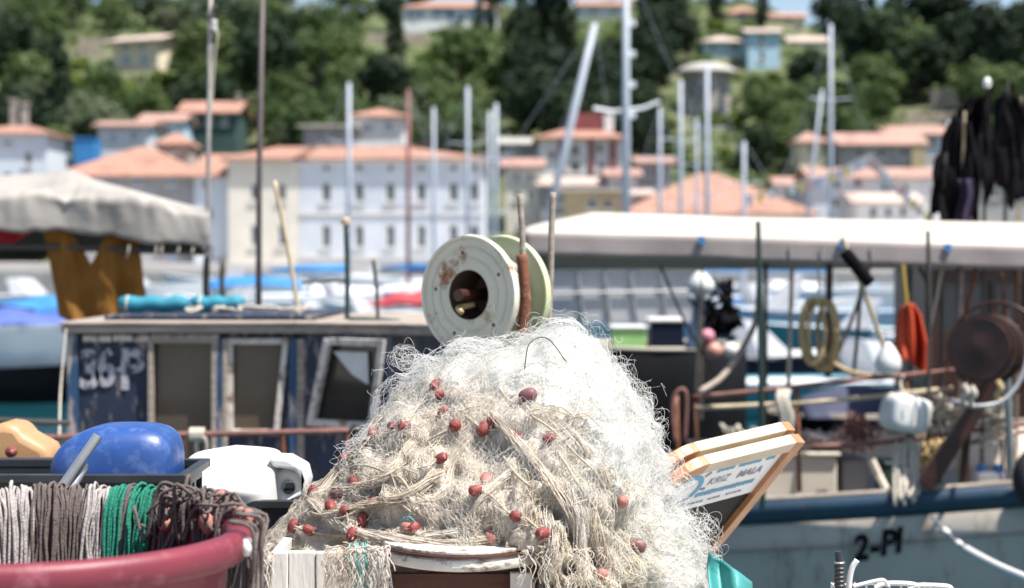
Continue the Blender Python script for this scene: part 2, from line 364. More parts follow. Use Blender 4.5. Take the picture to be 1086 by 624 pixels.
    for (px, py0, py1, wpx) in chim:
        s = d/F; a = (px-xl)/(xr-xl)*wd; c = MB().box(P(a, depth*.4, (ZW(py0, d)+ZW(py1, d))/2-.6), (wpx*s, wpx*s, (py1-py0)*s+1.2), ax=(u, v, Vector((0, 0, 1))))
        c.box(P(a, depth*.4, ZW(py0, d)+.1), (wpx*s*1.4, wpx*s*1.4, .2), ax=(u, v, Vector((0, 0, 1)))); c.build('chimney', MT['stone'], ro)
    return t
# waterfront row
house('long grey waterfront building with hipped orange roof behind the left awning', 60, 206, 318, 186, 150, 138, 14, 'hip', 'plaster_grey', 'roof',
      [(108, 192, 9, 9), (145, 192, 10, 10), (181, 192, 10, 10), (108, 226, 9, 15), (145, 226, 9, 15), (181, 226, 9, 15), (108, 275, 9, 15), (145, 275, 9, 15), (181, 275, 9, 15)], pane='pane_blue', name='waterfront_building', cat='building', drop=1)
house('pale blue plastered building joined to the grey one with tile roof', 206, 272, 318, 186, 158, 137, 14, 'gable', 'plaster_pale_blue', 'roof',
      [(218, 195, 5, 8), (252, 196, 7, 8), (252, 226, 7, 14), (222, 226, 6, 14), (252, 268, 7, 16), (222, 268, 7, 16)], name='waterfront_building', cat='building', drop=1)
house('cream plastered building at the left end of the white palace', 242, 317.6, 322, 168, 147, 136, 20, 'hipl', 'plaster_cream', 'roof',
      [(299, 204, 9, 18), (299, 250, 9, 22), (270, 204, 9, 18), (270, 250, 9, 22), (299, 296, 9, 22)], name='waterfront_building', cat='building', drop=1)
wn = []
for px in (346, 381, 414, 447, 481, 503):
    wn += [(px, 178, 6, 7), (px, 204, 10, 21), (px, 251, 10, 24), (px, 295, 11, 22)]
pal = house('large white three storey palace with rows of tall windows and orange roof', 318, 512, 324, 168, 147, 136, 20, 'hipr', 'plaster_palace', 'roof', wn, name='waterfront_palace', cat='building', drop=1, over=.5)
d = 136
for py in (226, 272): MB().bb(XW(318, d)-.05, XW(512, d)+.05, d-.12, d+.05, ZW(py+2.2, d), ZW(py-1.2, d)).build('string_course', MT['trim'], pal)
MB().bb(XW(318, d)-.3, XW(512, d)+.3, d-.35, d+.1, ZW(174, d), ZW(170.5, d)).build('cornice', MT['trim'], pal)
house('small hip roofed house rising behind the white palace', 373, 428, 165, 123, 112, 168, 7, 'hip', 'plaster_white', 'roof', [(390, 136, 13, 10), (412, 133, 8, 9)], pane='pane_blue')
house('grey parapet terrace beside the small hip roofed house', 322, 374, 165, 135, 132, 164, 5, 'flat', 'plaster_grey', 'roof_grey', [(340, 148, 6, 8), (358, 148, 6, 8)], name='terrace_house')
house('pale blue house with orange roof at the far left edge', -30, 50, 225, 141, 128, 150, 8, 'hip', 'plaster_pale_blue', 'roof', [(8, 152, 10, 5), (30, 168, 8, 14), (8, 190, 8, 14)], chim=((15, 108, 122, 7), (3, 104, 122, 6)))
house('stone dormer tower with small tile cap on the grey building', 166, 200, 172, 152, 139, 146, 4, 'hip', 'stone', 'roof', [(183, 160, 5, 6)], name='roof_dormer', cat='dormer', over=.3)
house('low grey house with pink roof behind the grey waterfront building', 104, 156, 172, 133, 126, 166, 6, 'gable', 'plaster_pale_blue', 'roof_pink', [(120, 146, 6, 8), (142, 144, 8, 9)], pane='pane_blue')
house('little house with pale pink roof left of the green house', 150, 192, 165, 128, 118, 172, 6, 'gable', 'plaster_blue', 'roof_pink', [(160, 136, 6, 8), (176, 138, 6, 8)])
house('dark green walled house under a wide orange roof', 192, 250, 158, 119, 104, 180, 8, 'gable', 'dark_green_wall', 'roof', [(205, 128, 7, 10), (222, 128, 7, 10), (238, 128, 7, 10)], chim=((248, 98, 106, 4),))
# upper hillside
house('cream two storey house alone on the upper hillside', 120, 172, 74, 45, 36, None, 7, 'gable', 'plaster_beige', 'roof_pale', [(134, 51, 8, 8), (154, 51, 8, 8), (135, 65, 11, 9), (156, 65, 11, 9)], ang=-24, pane='pane_blue', over=1.0)
house('long villa with orange roof and blue shutters at the top of the hill', 425, 528, 32, 8, -2, None, 9, 'hip', 'plaster_white', 'roof', [(470, 14, 10, 9), (484, 18, 9, 9), (508, 15, 11, 12), (440, 16, 8, 8)], shut='shutter_blue', pane='pane_blue')
house('white house with pale roof beside the tallest mast top', 614, 668, 21, 6, -2, None, 8, 'gable', 'plaster_pale_blue', 'roof', [(630, 12, 6, 7), (650, 13, 6, 7)])
house('light blue house with low pale roof on the wooded slope', 746, 790, 62, 44, 35, None, 7, 'hip', 'plaster_blue', 'roof_pale', [(756, 49, 7, 6), (780, 49, 9, 6)])
house('taller light blue house with pale roof next to the low one', 793, 827, 74, 34, 27, None, 7, 'gable', 'plaster_blue', 'roof_pale', [(808, 43, 6, 9), (808, 60, 6, 9)])
house('house with salmon roof half hidden by trees above the blue houses', 772, 806, 22, 14, 5, None, 6, 'hip', 'plaster_beige', 'roof', [(786, 18, 5, 5)])
house('house with pinkish roof among the trees at upper right', 818, 854, 26, 18, 11, None, 6, 'gable', 'plaster_beige', 'roof_pink', [(836, 21, 5, 5)])
house('narrow house with pale pink wall in the trees right of the blue houses', 838, 876, 52, 44, 36, None, 6, 'gable', 'plaster_cream', 'roof_pale', [(858, 48, 5, 5)])
# round-roofed pavilion
d = hit(752, 128) or 210; HB.append((718, 785, 58, 128, d)); zc0 = ZW(128, d)-3; cxp = XW(752, d); rr = 28/F*d
t = thing('round_pavilion', 'grey stone pavilion with shallow round pale roof on the slope', 'pavilion', (cxp, d+rr, zc0))
MB().lathe([(rr*.93, 0), (rr*.93, ZW(75, d)-zc0)], 28, (cxp, d+rr, zc0)).build('wall', MT['stone'], t)
MB().lathe([(rr*1.22, 0), (rr*1.2, .3), (rr*.95, .8), (rr*.5, 1.3), (.05, 1.5)], 32, (cxp, d+rr, ZW(75, d)-.1)).build('roof', MT['roof_grey'], t, smooth=True)
for px, py in ((738, 95), (770, 95), (742, 115), (765, 115)): MB().box((XW(px, d+1), d+rr*.12, ZW(py, d)), (1.0, .5, 1.2)).build('window', MT['pane'], t)
# middle right cluster
hm = house('maroon and white house with orange roof behind the leaning mast', 572, 662, 188, 146, 130, 172, 8, 'hip', 'plaster_white', 'roof', [(610, 160, 10, 12), (636, 157, 8, 10), (610, 177, 12, 13), (638, 177, 8, 10), (585, 165, 7, 12)], over=.6)
for x0, x1 in ((592, 600), (624, 630), (646, 654)): MB().bb(XW(x0, 172), XW(x1, 172), 171.85, 172.1, ZW(186, 172), ZW(148, 172)).build('wall_band', MT['plaster_maroon'], hm)
MB().bb(XW(608, 172), XW(640, 172), 174, 178, ZW(140, 172), ZW(118, 172)).build('dormer', MT['plaster_maroon'], hm)
MB().bb(XW(642, 172), XW(652, 172), 174, 177, ZW(138, 172), ZW(120, 172)).build('chimney', MT['plaster_white'], hm)
house('low house with pale front terrace below the maroon house', 574, 648, 232, 196, 184, 158, 6, 'mono', 'plaster_grey', 'roof_pale', [(590, 212, 8, 12), (602, 212, 8, 12)])
house('mustard yellow house front behind the long right awning', 600, 662, 262, 203, 198, 146, 6, 'flat', 'plaster_ochre', 'roof_grey', [(628, 216, 10, 12), (645, 216, 8, 12)])
house('small dark house with orange roof right of the maroon house', 678, 712, 215, 172, 164, 165, 6, 'gable', 'plaster_grey', 'roof_pink', [(690, 184, 6, 8)])
house('broad building with large orange roof behind the masts', 664, 862, 275, 226, 178, 140, 17, 'hip', 'plaster_cream', 'roof', [(px, 240, 8, 12) for px in range(680, 860, 22)], name='broad_roofed_building', cat='building')
house('small house with rounded pink roof left of the bare blue mast', 848, 874, 178, 150, 138, 180, 5, 'hip', 'plaster_beige', 'roof_pink', [(860, 158, 5, 7)])
house('long house with pink tile roof and ochre end wall on the right', 892, 980, 185, 153, 138, 178, 8, 'gable', 'plaster_grey', 'roof_pink', [(912, 162, 9, 12), (935, 162, 9, 12), (958, 162, 9, 12)])
MB().bb(XW(966, 178), XW(981, 178), 177.6, 178.4, ZW(186, 178), ZW(152, 178)).build('end_wall', MT['plaster_ochre'], bpy.data.objects[[k for k in ORG if k.startswith('house')][-1]])
house('pink roofed house behind the one with the ochre wall', 940, 1004, 180, 142, 131, 190, 7, 'gable', 'plaster_pale_blue', 'roof_pink', [(988, 150, 9, 10), (996, 165, 6, 8)])
house('grey white house with two dark windows below the bunting', 862, 934, 240, 188, 176, 152, 7, 'gable', 'plaster_pale_blue', 'roof_pink', [(887, 195, 8, 10), (910, 194, 8, 10), (886, 215, 8, 10)])
house('white house with three dark windows under the bunting slope', 908, 974, 262, 214, 203, 148, 6, 'gable', 'plaster_white', 'roof_pale', [(926, 225, 7, 12), (942, 225, 6, 11), (958, 224, 6, 12)])
house('wide house with pink roof right of the bunting', 948, 1012, 262, 188, 176, 155, 7, 'gable', 'plaster_white', 'roof_pink', [(990, 203, 7, 11), (988, 225, 8, 11), (960, 199, 6, 9)])
house('small orange roofed house behind the black flags', 1004, 1046, 220, 166, 156, 176, 6, 'hip', 'plaster_white', 'roof', [(1015, 176, 6, 9)])
house('grey plastered building at the right edge behind black flags', 1036, 1100, 262, 190, 178, 160, 8, 'gable', 'plaster_grey', 'roof_pink', [(1055, 205, 7, 10), (1075, 205, 7, 10)])
house('pinkish plastered house left of the low house with terrace', 536, 573, 262, 176, 166, 160, 6, 'gable', 'plaster_cream', 'roof_pink', [(548, 188, 6, 9), (562, 188, 6, 9), (548, 208, 6, 9), (562, 208, 6, 9)])
house('narrow white house between the maroon house and the orange roof', 646, 676, 250, 186, 177, 157, 6, 'gable', 'plaster_white', 'roof_pink', [(655, 198, 5, 8), (667, 198, 5, 8)])
house('small white house just left of the broad orange roof', 652, 690, 262, 206, 198, 148, 5, 'mono', 'plaster_pale_blue', 'roof_pale', [(662, 216, 6, 8), (678, 216, 6, 8)])
house('low grey house with pale roof under the trees left of the maroon house', 534, 572, 200, 152, 144, 182, 6, 'gable', 'plaster_grey', 'roof_grey', [(546, 162, 6, 8), (560, 162, 6, 8)])
house('small pink roofed house right of the broad orange roof', 826, 872, 240, 196, 186, 163, 6, 'gable', 'plaster_pale_blue', 'roof_pink', [(838, 206, 6, 8), (856, 206, 6, 8)])
# garden walls of pale stone
for nm, px, py, wpx, hpx, lab in (('garden_wall', 420, 44, 60, 9, 'pale dry stone garden wall below the long villa'), ('garden_wall', 1000, 108, 26, 16, 'pale stone wall patch among the trees at right'), ('garden_wall', 95, 52, 24, 14, 'pinkish stone wall left of the cream hillside house'), ('garden_wall', 985, 128, 50, 7, 'low stone wall on the grass strip above the pink roofs')):
    d = hit(px, py+hpx/2) or 260; HB.append((px-wpx/2, px+wpx/2, py-hpx/2, py+hpx/2, d)); s = d/F
    mb = MB(); random.seed(px)
    for r in range(3):
        x = -wpx*s/2
        while x < wpx*s/2:
            l = random.uniform(.6, 1.3); hh = hpx*s/3+.3
            mb.box((XW(px, d)+x+l/2, d+random.uniform(-.05, .05), ZW(py, d)-hpx*s/2-.3+(r+.5)*hh), (l*.96, .6, hh*.95)); x += l
    tag(mb.build(nm, pm('pale_stone_%d' % px, (.42, .36, .28), (.34, .29, .23), 1, .9)), lab, 'wall')
d = 156; t = tag(MB().bb(XW(78, d), XW(101, d), d, d+2.4, ZW(175, d), ZW(147, d)).bb(XW(77, d), XW(102, d), d-.1, d+2.5, ZW(147.5, d), ZW(146, d)).build('blue_shed', MT['blue_cover'], bevel=.05), 'small bright blue shed beside the cypress above the grey building', 'shed')

# ---------------------------------------------------------------- trees
def crown_mesh(name, mat, kind, seed):
    g = np.random.default_rng(seed); cl = []
    if kind == 'round':
        for _ in range(46):
            p = g.normal(size=3); p /= np.linalg.norm(p); p *= g.uniform(.35, 1)**.5; cl.append((p*np.array([3.1, 3.1, 2.6])+np.array([0, 0, 4.8]), g.uniform(.7, 1.35)))
    elif kind == 'pine':
        for _ in range(44):
            p = g.normal(size=3); p /= np.linalg.norm(p); p *= g.uniform(.3, 1)**.5; q = p*np.array([3.6, 3.6, 1.7])+np.array([0, 0, 7.2]); cl.append((q, g.uniform(.7, 1.3)))
        for _ in range(14): p = g.normal(size=3)*.9; cl.append((np.array([p[0]*1.6, p[1]*1.6, 4.6+p[2]]), g.uniform(.6, 1)))
    elif kind == 'cypress':
        for i in range(50):
            h = g.uniform(.5, 10.5); r = 1.05*math.sin(min(1, (h+.6)/4)*1.57)*(1-max(0, (h-3.5)/8))**.8; a = g.uniform(0, 6.28); cl.append((np.array([math.cos(a)*r*.6, math.sin(a)*r*.6, h]), .35+.4*r))
    else:
        for _ in range(26):
            p = g.normal(size=3); p /= np.linalg.norm(p); p[2] = abs(p[2]); p *= g.uniform(.3, 1)**.5; cl.append((p*np.array([2.2, 2.0, 1.7])+np.array([0, 0, .5]), g.uniform(.5, .95)))
    V = []; per = 36
    for c, r in cl:
        n = g.normal(size=(per, 3)); n /= np.linalg.norm(n, axis=1)[:, None]; n[:, 2] += .25
        p = c+n*r*g.uniform(.65, 1.08, (per, 1)); t = np.cross(n, g.normal(size=(per, 3))); t /= np.linalg.norm(t, axis=1)[:, None]
        nn = n+g.normal(size=(per, 3))*.55; b = np.cross(nn, t); b /= np.linalg.norm(b, axis=1)[:, None]; s = g.uniform(.16, .36, (per, 1))*(.75 if kind == 'cypress' else 1)
        V.append(np.stack([p-t*s*1.3, p+b*s*.7, p+t*s*1.3, p-b*s*.7], 1))
    V = np.concatenate(V).reshape(-1, 3); me = bpy.data.meshes.new(name); me.from_pydata(V.tolist(), [], [(4*i, 4*i+1, 4*i+2, 4*i+3) for i in range(len(V)//4)]); me.materials.append(mat); return me
def trunk_mesh(kind, seed):
    random.seed(seed); mb = MB(); H = {'round': 4.2, 'pine': 6.8, 'cypress': 3, 'bush': .8}[kind]
    mb.tube([(0, 0, -1.2), (.1, 0, H*.4), (-.05, .1, H)], [.3, .22, .1] if kind != 'bush' else [.12, .09, .04], 7)
    if kind in ('round', 'pine'):
        for i in range(6):
            a = i*1.05+random.random(); h = H*random.uniform(.45, .95); r = random.uniform(1.2, 2.2); mb.tube([(0, 0, h), (math.cos(a)*r*.5, math.sin(a)*r*.5, h+.6), (math.cos(a)*r, math.sin(a)*r, h+1.3)], [.12, .08, .03], 5)
    me = bpy.data.meshes.new('trunk'); me.from_pydata(mb.v, [], mb.f); me.materials.append(MT['bark']); return me
TK = {}
def proto(kind, mat, n, seed): return [(crown_mesh('crown', MT[mat], kind, seed+i), trunk_mesh(kind, seed+i)) for i in range(n)]
TK['mid'] = ('leafy_tree', 'leafy mid green tree with a rounded crown on the hillside', 'leafy green trees on the hill', proto('round', 'leaf_mid', 5, 10))
TK['dark'] = ('evergreen_tree', 'dark evergreen tree with a broad rounded crown on the hillside', 'dark evergreens on the hill', proto('round', 'leaf_dark', 4, 30))
TK['pine'] = ('pine_tree', 'dark pine with a flat spreading crown on the hillside', 'pines on the hill', proto('pine', 'leaf_dark', 3, 50))
TK['cyp'] = ('cypress_tree', 'narrow dark cypress standing on the hillside', 'cypresses on the hill', proto('cypress', 'leaf_dark', 3, 70))
TK['olive'] = ('olive_tree', 'pale grey green olive tree on the terraced hillside', 'olive trees on the terraces', proto('round', 'leaf_olive', 3, 90))
TK['bush'] = ('garden_bush', 'low yellow green bush growing on the hillside', 'bushes on the hill', proto('bush', 'leaf_lime', 4, 110))
KH = {'mid': 7.8, 'dark': 7.8, 'pine': 9, 'cyp': 11, 'olive': 7.6, 'bush': 2.6}; KW = {'mid': 4, 'dark': 4, 'pine': 4.4, 'cyp': 1.1, 'olive': 4, 'bush': 2.6}
NT = 0
def tree(kind, px, Y, s=1, label=None):
    global NT
    nm, lab, grp, pr = TK[kind]; x = XW(px, Y); z = zt1(x, Y)-.2; cm, tm = pr[random.randrange(len(pr))]
    t = thing(nm, label or lab, 'bush' if kind == 'bush' else 'tree', (x, Y, z), None if label else grp); t.rotation_euler.z = random.uniform(0, 6.28); t.scale = (s*random.uniform(.9, 1.15), s*random.uniform(.9, 1.15), s*random.uniform(.9, 1.1))
    for m_, n_ in ((cm, 'crown'), (tm, 'trunk')):
        o = bpy.data.objects.new(n_, m_); COL.objects.link(o); o.parent = t
    NT += 1
def clear(px, Y, kind, s):
    h, wd_ = KH[kind]*s, KW[kind]*s; x = XW(px, Y); zb = zt1(x, Y); top = HZ-(zb+h-CAMZ)/Y*F; bot = HZ-(zb+h*.15-CAMZ)/Y*F; l, r = px-wd_/Y*F*.8, px+wd_/Y*F*.8
    for xl, xr, yt, yb, hd in HB:
        if hd-4 < Y < hd+12 and xl-10 < px < xr+10: return False
        if Y < hd and r > xl and l < xr and top < yb-(yb-yt)*.18 and bot > yt: return False
    return True
random.seed(21)
for px, py, s in ((62, 150, 1.1), (68, 146, 1.0), (588, 62, 1.5), (600, 70, 1.3), (575, 58, 1.4), (508, 45, .7), (520, 40, .75), (945, 70, 1.3), (952, 60, 1.2), (808, 30, 1.0), (690, 40, 1.4), (700, 48, 1.2), (1020, 60, 1.5), (420, 90, 1.2), (342, 128, .8), (760, 30, 1.2), (925, 60, 1.1)):
    Y = hit(px, py)
    if Y: tree('cyp', px, Y, s)
def density(px, py): return fbm(np.array([[px/95, py/60, 3.3]]), 5, 3)[0]
for row, py in enumerate(range(186, -36, -23)):
    for px in range(-40, 1140, 34):
        x = px+random.uniform(-15, 15)+(17 if row % 2 else 0); y = py+random.uniform(-9, 9); Y = hit(x, y)
        if not Y: continue
        n = density(x, y)+(.35 if x > 540 else -.18)+(.25 if 380 < x < 720 and y < 140 else 0)
        k = 'mid'; r = random.random()
        if n > .30: k = 'dark' if r < .72 else ('pine' if r < .92 else 'mid')
        elif n > -.1: k = 'mid' if r < .55 else ('dark' if r < .75 else ('olive' if r < .9 else 'bush'))
        else: k = 'olive' if r < .3 else ('bush' if r < .5 else 'mid')
        s = random.uniform(.72, 1.18)*(1.12 if k in ('dark', 'pine') else 1)*(.8 if y > 120 else 1)
        if clear(x, Y, k, s): tree(k, x, Y, s)
        elif clear(x, Y, 'bush', .7): tree('bush', x, Y, .7)
for px in range(870, 1130, 22):    # the skyline trees at upper right
    Y = 385+random.uniform(-15, 10); tree(random.choice(['dark', 'dark', 'pine', 'mid']), px+random.uniform(-8, 8), Y, random.uniform(.7, 1.25))
for px, py in [(x, y) for y in (34, 58, 82, 104, 122) for x in range(838, 1120, 31)]:    # the dense dark wood on the right
    px += random.uniform(-11, 11); py += random.uniform(-8, 8); Y = hit(px, py); s = random.uniform(.9, 1.35); k = random.choice(['dark', 'dark', 'pine', 'mid'])
    if Y and clear(px, Y, k, s): tree(k, px, Y, s)
# undergrowth: uncountable leafy cover of the slope
g = np.random.default_rng(5); N = 26000; Y = g.uniform(165, 385, N); X = (g.uniform(-60, 1150, N)-CX)/F*Y; keep = np.ones(N, bool)
for xl_, xr_, yt_, yb_, hd_ in HB: px_ = X/Y*F+CX; keep &= ~((px_ > xl_-6) & (px_ < xr_+6) & (Y > hd_-9) & (Y < hd_+3))
keep &= fbm(np.stack([X/9, Y/9, X*0], -1), 8, 3) > -.15; X, Y = X[keep], Y[keep]; N = len(X)
P = np.stack([X, Y, zt(X, Y)+g.uniform(.05, .9, N)], 1); n = g.normal(size=(N, 3)); n[:, 2] = abs(n[:, 2])+.4; t_ = np.cross(n, g.normal(size=(N, 3))); t_ /= np.linalg.norm(t_, axis=1)[:, None]; b_ = np.cross(n, t_); b_ /= np.linalg.norm(b_, axis=1)[:, None]; s_ = g.uniform(.35, .8, (N, 1))
V = np.stack([P-t_*s_, P+b_*s_*.6, P+t_*s_, P-b_*s_*.6], 1).reshape(-1, 3); mb = MB(); mb.v = V.tolist(); mb.f = [(4*i, 4*i+1, 4*i+2, 4*i+3) for i in range(N)]
tag(mb.build('undergrowth', MT['leaf_mid'], origin=(0, 165, 0)), 'green leafy undergrowth covering the hillside between the trees', 'undergrowth', kind='stuff')
print('TREES', NT)

# ---------------------------------------------------------------- boats of the far marina
def loft_hull(mb, L, B, z0, z1, bow=.35, rake=.12, flare=.8, n=14, keel=-.35):
    "hull along +x (bow at +L/2): returns a transform-free shell with deck"
    def half(t): return B/2*(1-max(0, (t-(1-bow))/bow)**2.0)*(.86+.14*min(1, t/.25))
    rows = []
    for i in range(n+1):
        t = i/n; x = (t-.5)*L; hb = max(half(t), .01); sh = z1+(z1-z0)*.22*max(0, (t-.5)*2)**2; rk = rake*L*max(0, t-.7)/.3
        rows.append([(x+rk*.9, hb, sh), (x+rk*.55, hb*(1-(1-flare)*.45), z0+(sh-z0)*.5), (x+rk*.1, hb*flare, z0), (x-.0, hb*flare*.55, keel), (x, 0, keel-.05)])
    vs = []; fs = []
    for r in rows: vs += r+[(x, -y, z) for x, y, z in r[::-1][1:]]
    m = len(rows[0])*2-1
    for i in range(n):
        for j in range(m-1): a = i*m+j; fs.append((a, a+1, a+m+1, a+m))
    fs.append(tuple(range(m)))
    return vs, fs, rows
def xf(vs, px, d, ang, z=0):
    c, s = math.cos(R_(ang)), math.sin(R_(ang)); x0 = XW(px, d); return [Vector((x0+c*x-s*y, d+s*x+c*y, z+zz)) for x, y, zz in vs]
def boat_base(t, px, d, ang, L, B, fb, hullm, deckm='gelcoat', stripe=None):
    vs, fs, rows = loft_hull(None, L, B, 0, fb); MB().add(xf(vs, px, d, ang), fs).build('hull', MT[hullm], t, smooth=True, auto=50)
    dk = [(x, y, z-.04) for (x, y, z) in [r[0] for r in rows]]; dk2 = [(x, -y, z) for x, y, z in dk][::-1]
    MB().add(xf(dk+dk2, px, d, ang), [tuple(range(len(dk)*2))]).build('deck', MT[deckm], t)
    if stripe:
        st = MB()
        for sgn in (1, -1):
            for a, b in zip(rows, rows[1:]):
                q = [(a[0][0], sgn*(a[0][1]+.015), a[0][2]), (b[0][0], sgn*(b[0][1]+.015), b[0][2]), (b[0][0], sgn*(b[0][1]+.012), b[0][2]-fb*.22), (a[0][0], sgn*(a[0][1]+.012), a[0][2]-fb*.22)]; st.add(xf(q, px, d, ang), [(0, 1, 2, 3)])
        st.build('stripe', MT[stripe], t)
def sailboat(label, px, top, d, wpx=6, ang=20, L=9, spread=True, mat='mast', lean=None, hullm='gelcoat', off=1.0, fit=()):
    t = thing('sailing_boat', label, 'sailboat', (XW(px, d), d, 0), 'sailing boats in the marina')
    boat_base(t, px, d, ang, L, L*.32, 1.1, hullm, stripe='blue_cover')
    cb = xf([(-1.8, -.8, 1.0), (1.6, -.6, 1.0), (1.6, .6, 1.0), (-1.8, .8, 1.0), (-1.7, -.65, 1.5), (1.0, -.45, 1.35), (1.0, .45, 1.35), (-1.7, .65, 1.5)], px, d, ang)
    MB().add(cb, [(0, 1, 2, 3), (4, 5, 6, 7), (0, 1, 5, 4), (1, 2, 6, 5), (2, 3, 7, 6), (3, 0, 4, 7)]).build('cabin', MT['gelcoat'], t, bevel=.06)
    zt_ = ZW(top, d); r = wpx*.5*d/F; base = Vector((XW(px, d), d, 1.0)); tp = Vector((XW(lean, d) if lean else XW(px, d), d, zt_))
    m = MB().tube([base, base.lerp(tp, .5), tp], [r, r*.95, r*.75], 10).build('mast', MT[mat], t, smooth=True)
    if spread:
        for f in (.42, .72):
            p = base.lerp(tp, f); MB().tube([p+Vector((-.9, 0, .08)), p, p+Vector((.9, 0, .08))], .03, 5).build('spreader', MT[mat], t)
    for f in fit:
        p = base.lerp(tp, f); MB().box(p+Vector((r*1.4, 0, 0)), (r*1.6, r, r*1.4)).build('mast_fitting', MT['gelcoat'], t, bevel=.02)
    a = R_(ang+180); bp = Vector((XW(px, d), d, 2.0)); e = bp+Vector((math.cos(a), math.sin(a), 0))*L*.38
    MB().tube([bp, e], .09, 8).build('boom', MT[mat], t, smooth=True)
    MB().tube([bp+Vector((0, 0, .17)), bp.lerp(e, .5)+Vector((0, 0, .2)), e+Vector((0, 0, .12))], [.2, .17, .08], 8).build('furled_sail', MT['blue_cover'], t, smooth=True)
    for sg, q in ((1, .5), (-1, -.45)):
        MB().tube([tp, xf([(q*L, 0, 1.05)], px, d, ang)[0]], .008, 4).build('stay', MT['mast'], t)
    return t
SB = [(370, 88, 78, 8, 'pale thick mast of the sailboat standing left of the palace windows', 15), (460, 114, 95, 6, 'sailboat with a short pale mast before the palace right half', -20),
      (496, 92, 88, 7, 'sailboat with pale mast just right of the palace middle', 25), (519, 118, 100, 6, 'thin masted sailboat at the palace right corner', 10), (526, 110, 92, 7, 'sailboat whose mast doubles the one at the palace corner', -12),
      (700, 114, 90, 6, 'sailboat with mast below the spreader tip of the tallest mast', 30), (722, 86, 84, 7, 'sailboat with mast left of the round pavilion', -25), (739, 125, 100, 5, 'sailboat with short mast in front of the pavilion', 12),
      (750, 68, 80, 8, 'sailboat with tall mast crossing the pavilion roof', 18), (789, 150, 84, 7, 'sailboat with short thick mast over the broad orange roof', -15), (881, 26, 80, 7, 'sailboat with tall bluish mast on the wooded slope side', 20),
      (1006, 128, 100, 6, 'sailboat with short mast near the black flags', 15)]
for px, top, d, wpx, lab, ang in SB: sailboat(lab, px, top, d, wpx*.72, ang, 9 if d < 90 else 8)
sailboat('sailboat with dark red wooden mast before the palace', 433, 95, 84, 5, 160, 8, mat='mast_red')
sailboat('boat with bare mast leaning to the right up the wooded slope', 561, 25, 72, 9, 200, 10, lean=631, spread=False)
sailboat('thin masted boat with mast leaning right beside the tall bluish mast', 846, 95, 95, 4, 15, 8, lean=872, spread=False)
t = sailboat('boat with the tallest mast, stepped all the way, with wide cross spreader', 664, -40, 66, 9, 10, 11, spread=False, fit=(.55, .64, .73, .82, .9))
p = W(664, 117, 66); MB().tube([p+Vector((-1.2, 0, .07)), p+Vector((-.5, 0, -.06)), p, p+Vector((.6, 0, .06)), p+Vector((1.25, 0, .32))], .07, 6).build('spreader', MT['gelcoat'], t)

def motorboat(label, px, d, ang=0, L=6, B=2.3, fb=1.0, hullm='gelcoat', cover=None, canopy=None, screen=True, group='motor boats moored in the marina', outboard=False, box=False):
    t = thing('motor_boat', label, 'motorboat', (XW(px, d), d, 0), group)
    boat_base(t, px, d, ang, L, B, fb, hullm)
    if screen:
        q = xf([(.2, -B*.36, fb), (.9, -B*.3, fb), (.9, B*.3, fb), (.2, B*.36, fb), (-.1, -B*.32, fb+.65), (.25, -B*.26, fb+.65), (.25, B*.26, fb+.65), (-.1, B*.32, fb+.65)], px, d, ang)
        MB().add(q, [(0, 1, 5, 4), (1, 2, 6, 5), (2, 3, 7, 6), (3, 0, 4, 7), (4, 5, 6, 7)]).build('windscreen', MT['clear_sheet'], t)
        MB().tube([q[0], q[4], q[7], q[3]], .03, 6).build('screen_frame', MT['mast'], t)
    if cover:
        c, s = math.cos(R_(ang)), math.sin(R_(ang))
        def fn(u, v): x = -L*.46+u*L*.72; y = (v-.5)*B*.92; z = fb+.05+.5*(1-(2*v-1)**2)**.6*math.sin(math.pi*min(.97, u*.85+.12))+.05*math.sin(x*5+y*3); return xf([(x, y, z)], px, d, ang)[0]
        MB().grid(fn, 16, 10).build('cover', MT[cover], t, smooth=True, thick=.02)
    if canopy:
        def fn(u, v): x = -L*.42+u*L*.52; y = (v-.5)*B*.9; z = fb+1.55-.25*(2*v-1)**2-.12*(2*u-1)**2; return xf([(x, y, z)], px, d, ang)[0]
        MB().grid(fn, 8, 8).build('canopy', MT[canopy], t, smooth=True, thick=.03)
        for u in (.06, .94):
            for v in (.04, .96):
                p = fn(u, v); MB().tube([p, (p.x, p.y, fb-.1)], .025, 6).build('canopy_post', MT['mast'], t)
    if outboard:
        q = xf([(-L*.5-.2, 0, fb*.5)], px, d, ang)[0]; MB().box(q+Vector((0, 0, .35)), (.45, .4, .6)).box(q+Vector((0, 0, -.25)), (.18, .14, .8)).build('outboard_motor', MT['gelcoat'], t, bevel=.07)
    return t
motorboat('speedboat with bright blue canopy behind the blue cabin roof', 300, 52, 8, 5.2, 2.1, .55, canopy='blue_cover', outboard=True)
motorboat('white open boat with red cover in front of the palace', 425, 62, 172, 4.6, 1.9, .95, cover='red_cover', screen=False)
motorboat('small white motorboat left of the blue canopy speedboat', 178, 58, 10, 4.0, 1.8, .8)
motorboat('white motorboat just behind the awning post', 225, 66, -170, 4.6, 2.0, .85)
motorboat('pale motorboat under the left awning with light blue cover', 80, 55, 12, 5.5, 2.2, .9, cover='blue_cover')
motorboat('white cabin motorboat below the left awning edge', 20, 70, -15, 6.5, 2.4, 1.2)
motorboat('white motorboat half hidden by the spool', 395, 48, 5, 4.2, 1.8, .6)
motorboat('pale motorboat left of the white open boat', 345, 75, 20, 6, 2.3, 1.1)
motorboat('navy hulled motorboat seen through the frames under the right awning', 780, 34, 12, 5.5, 2.2, .8, hullm='navy')
motorboat('teal hulled motorboat right of the rope coils', 930, 42, 170, 6.5, 2.4, 1.0, hullm='hull_teal')
motorboat('pale motorboat behind the red cloth', 1010, 50, -8, 6.5, 2.4, 1.1)
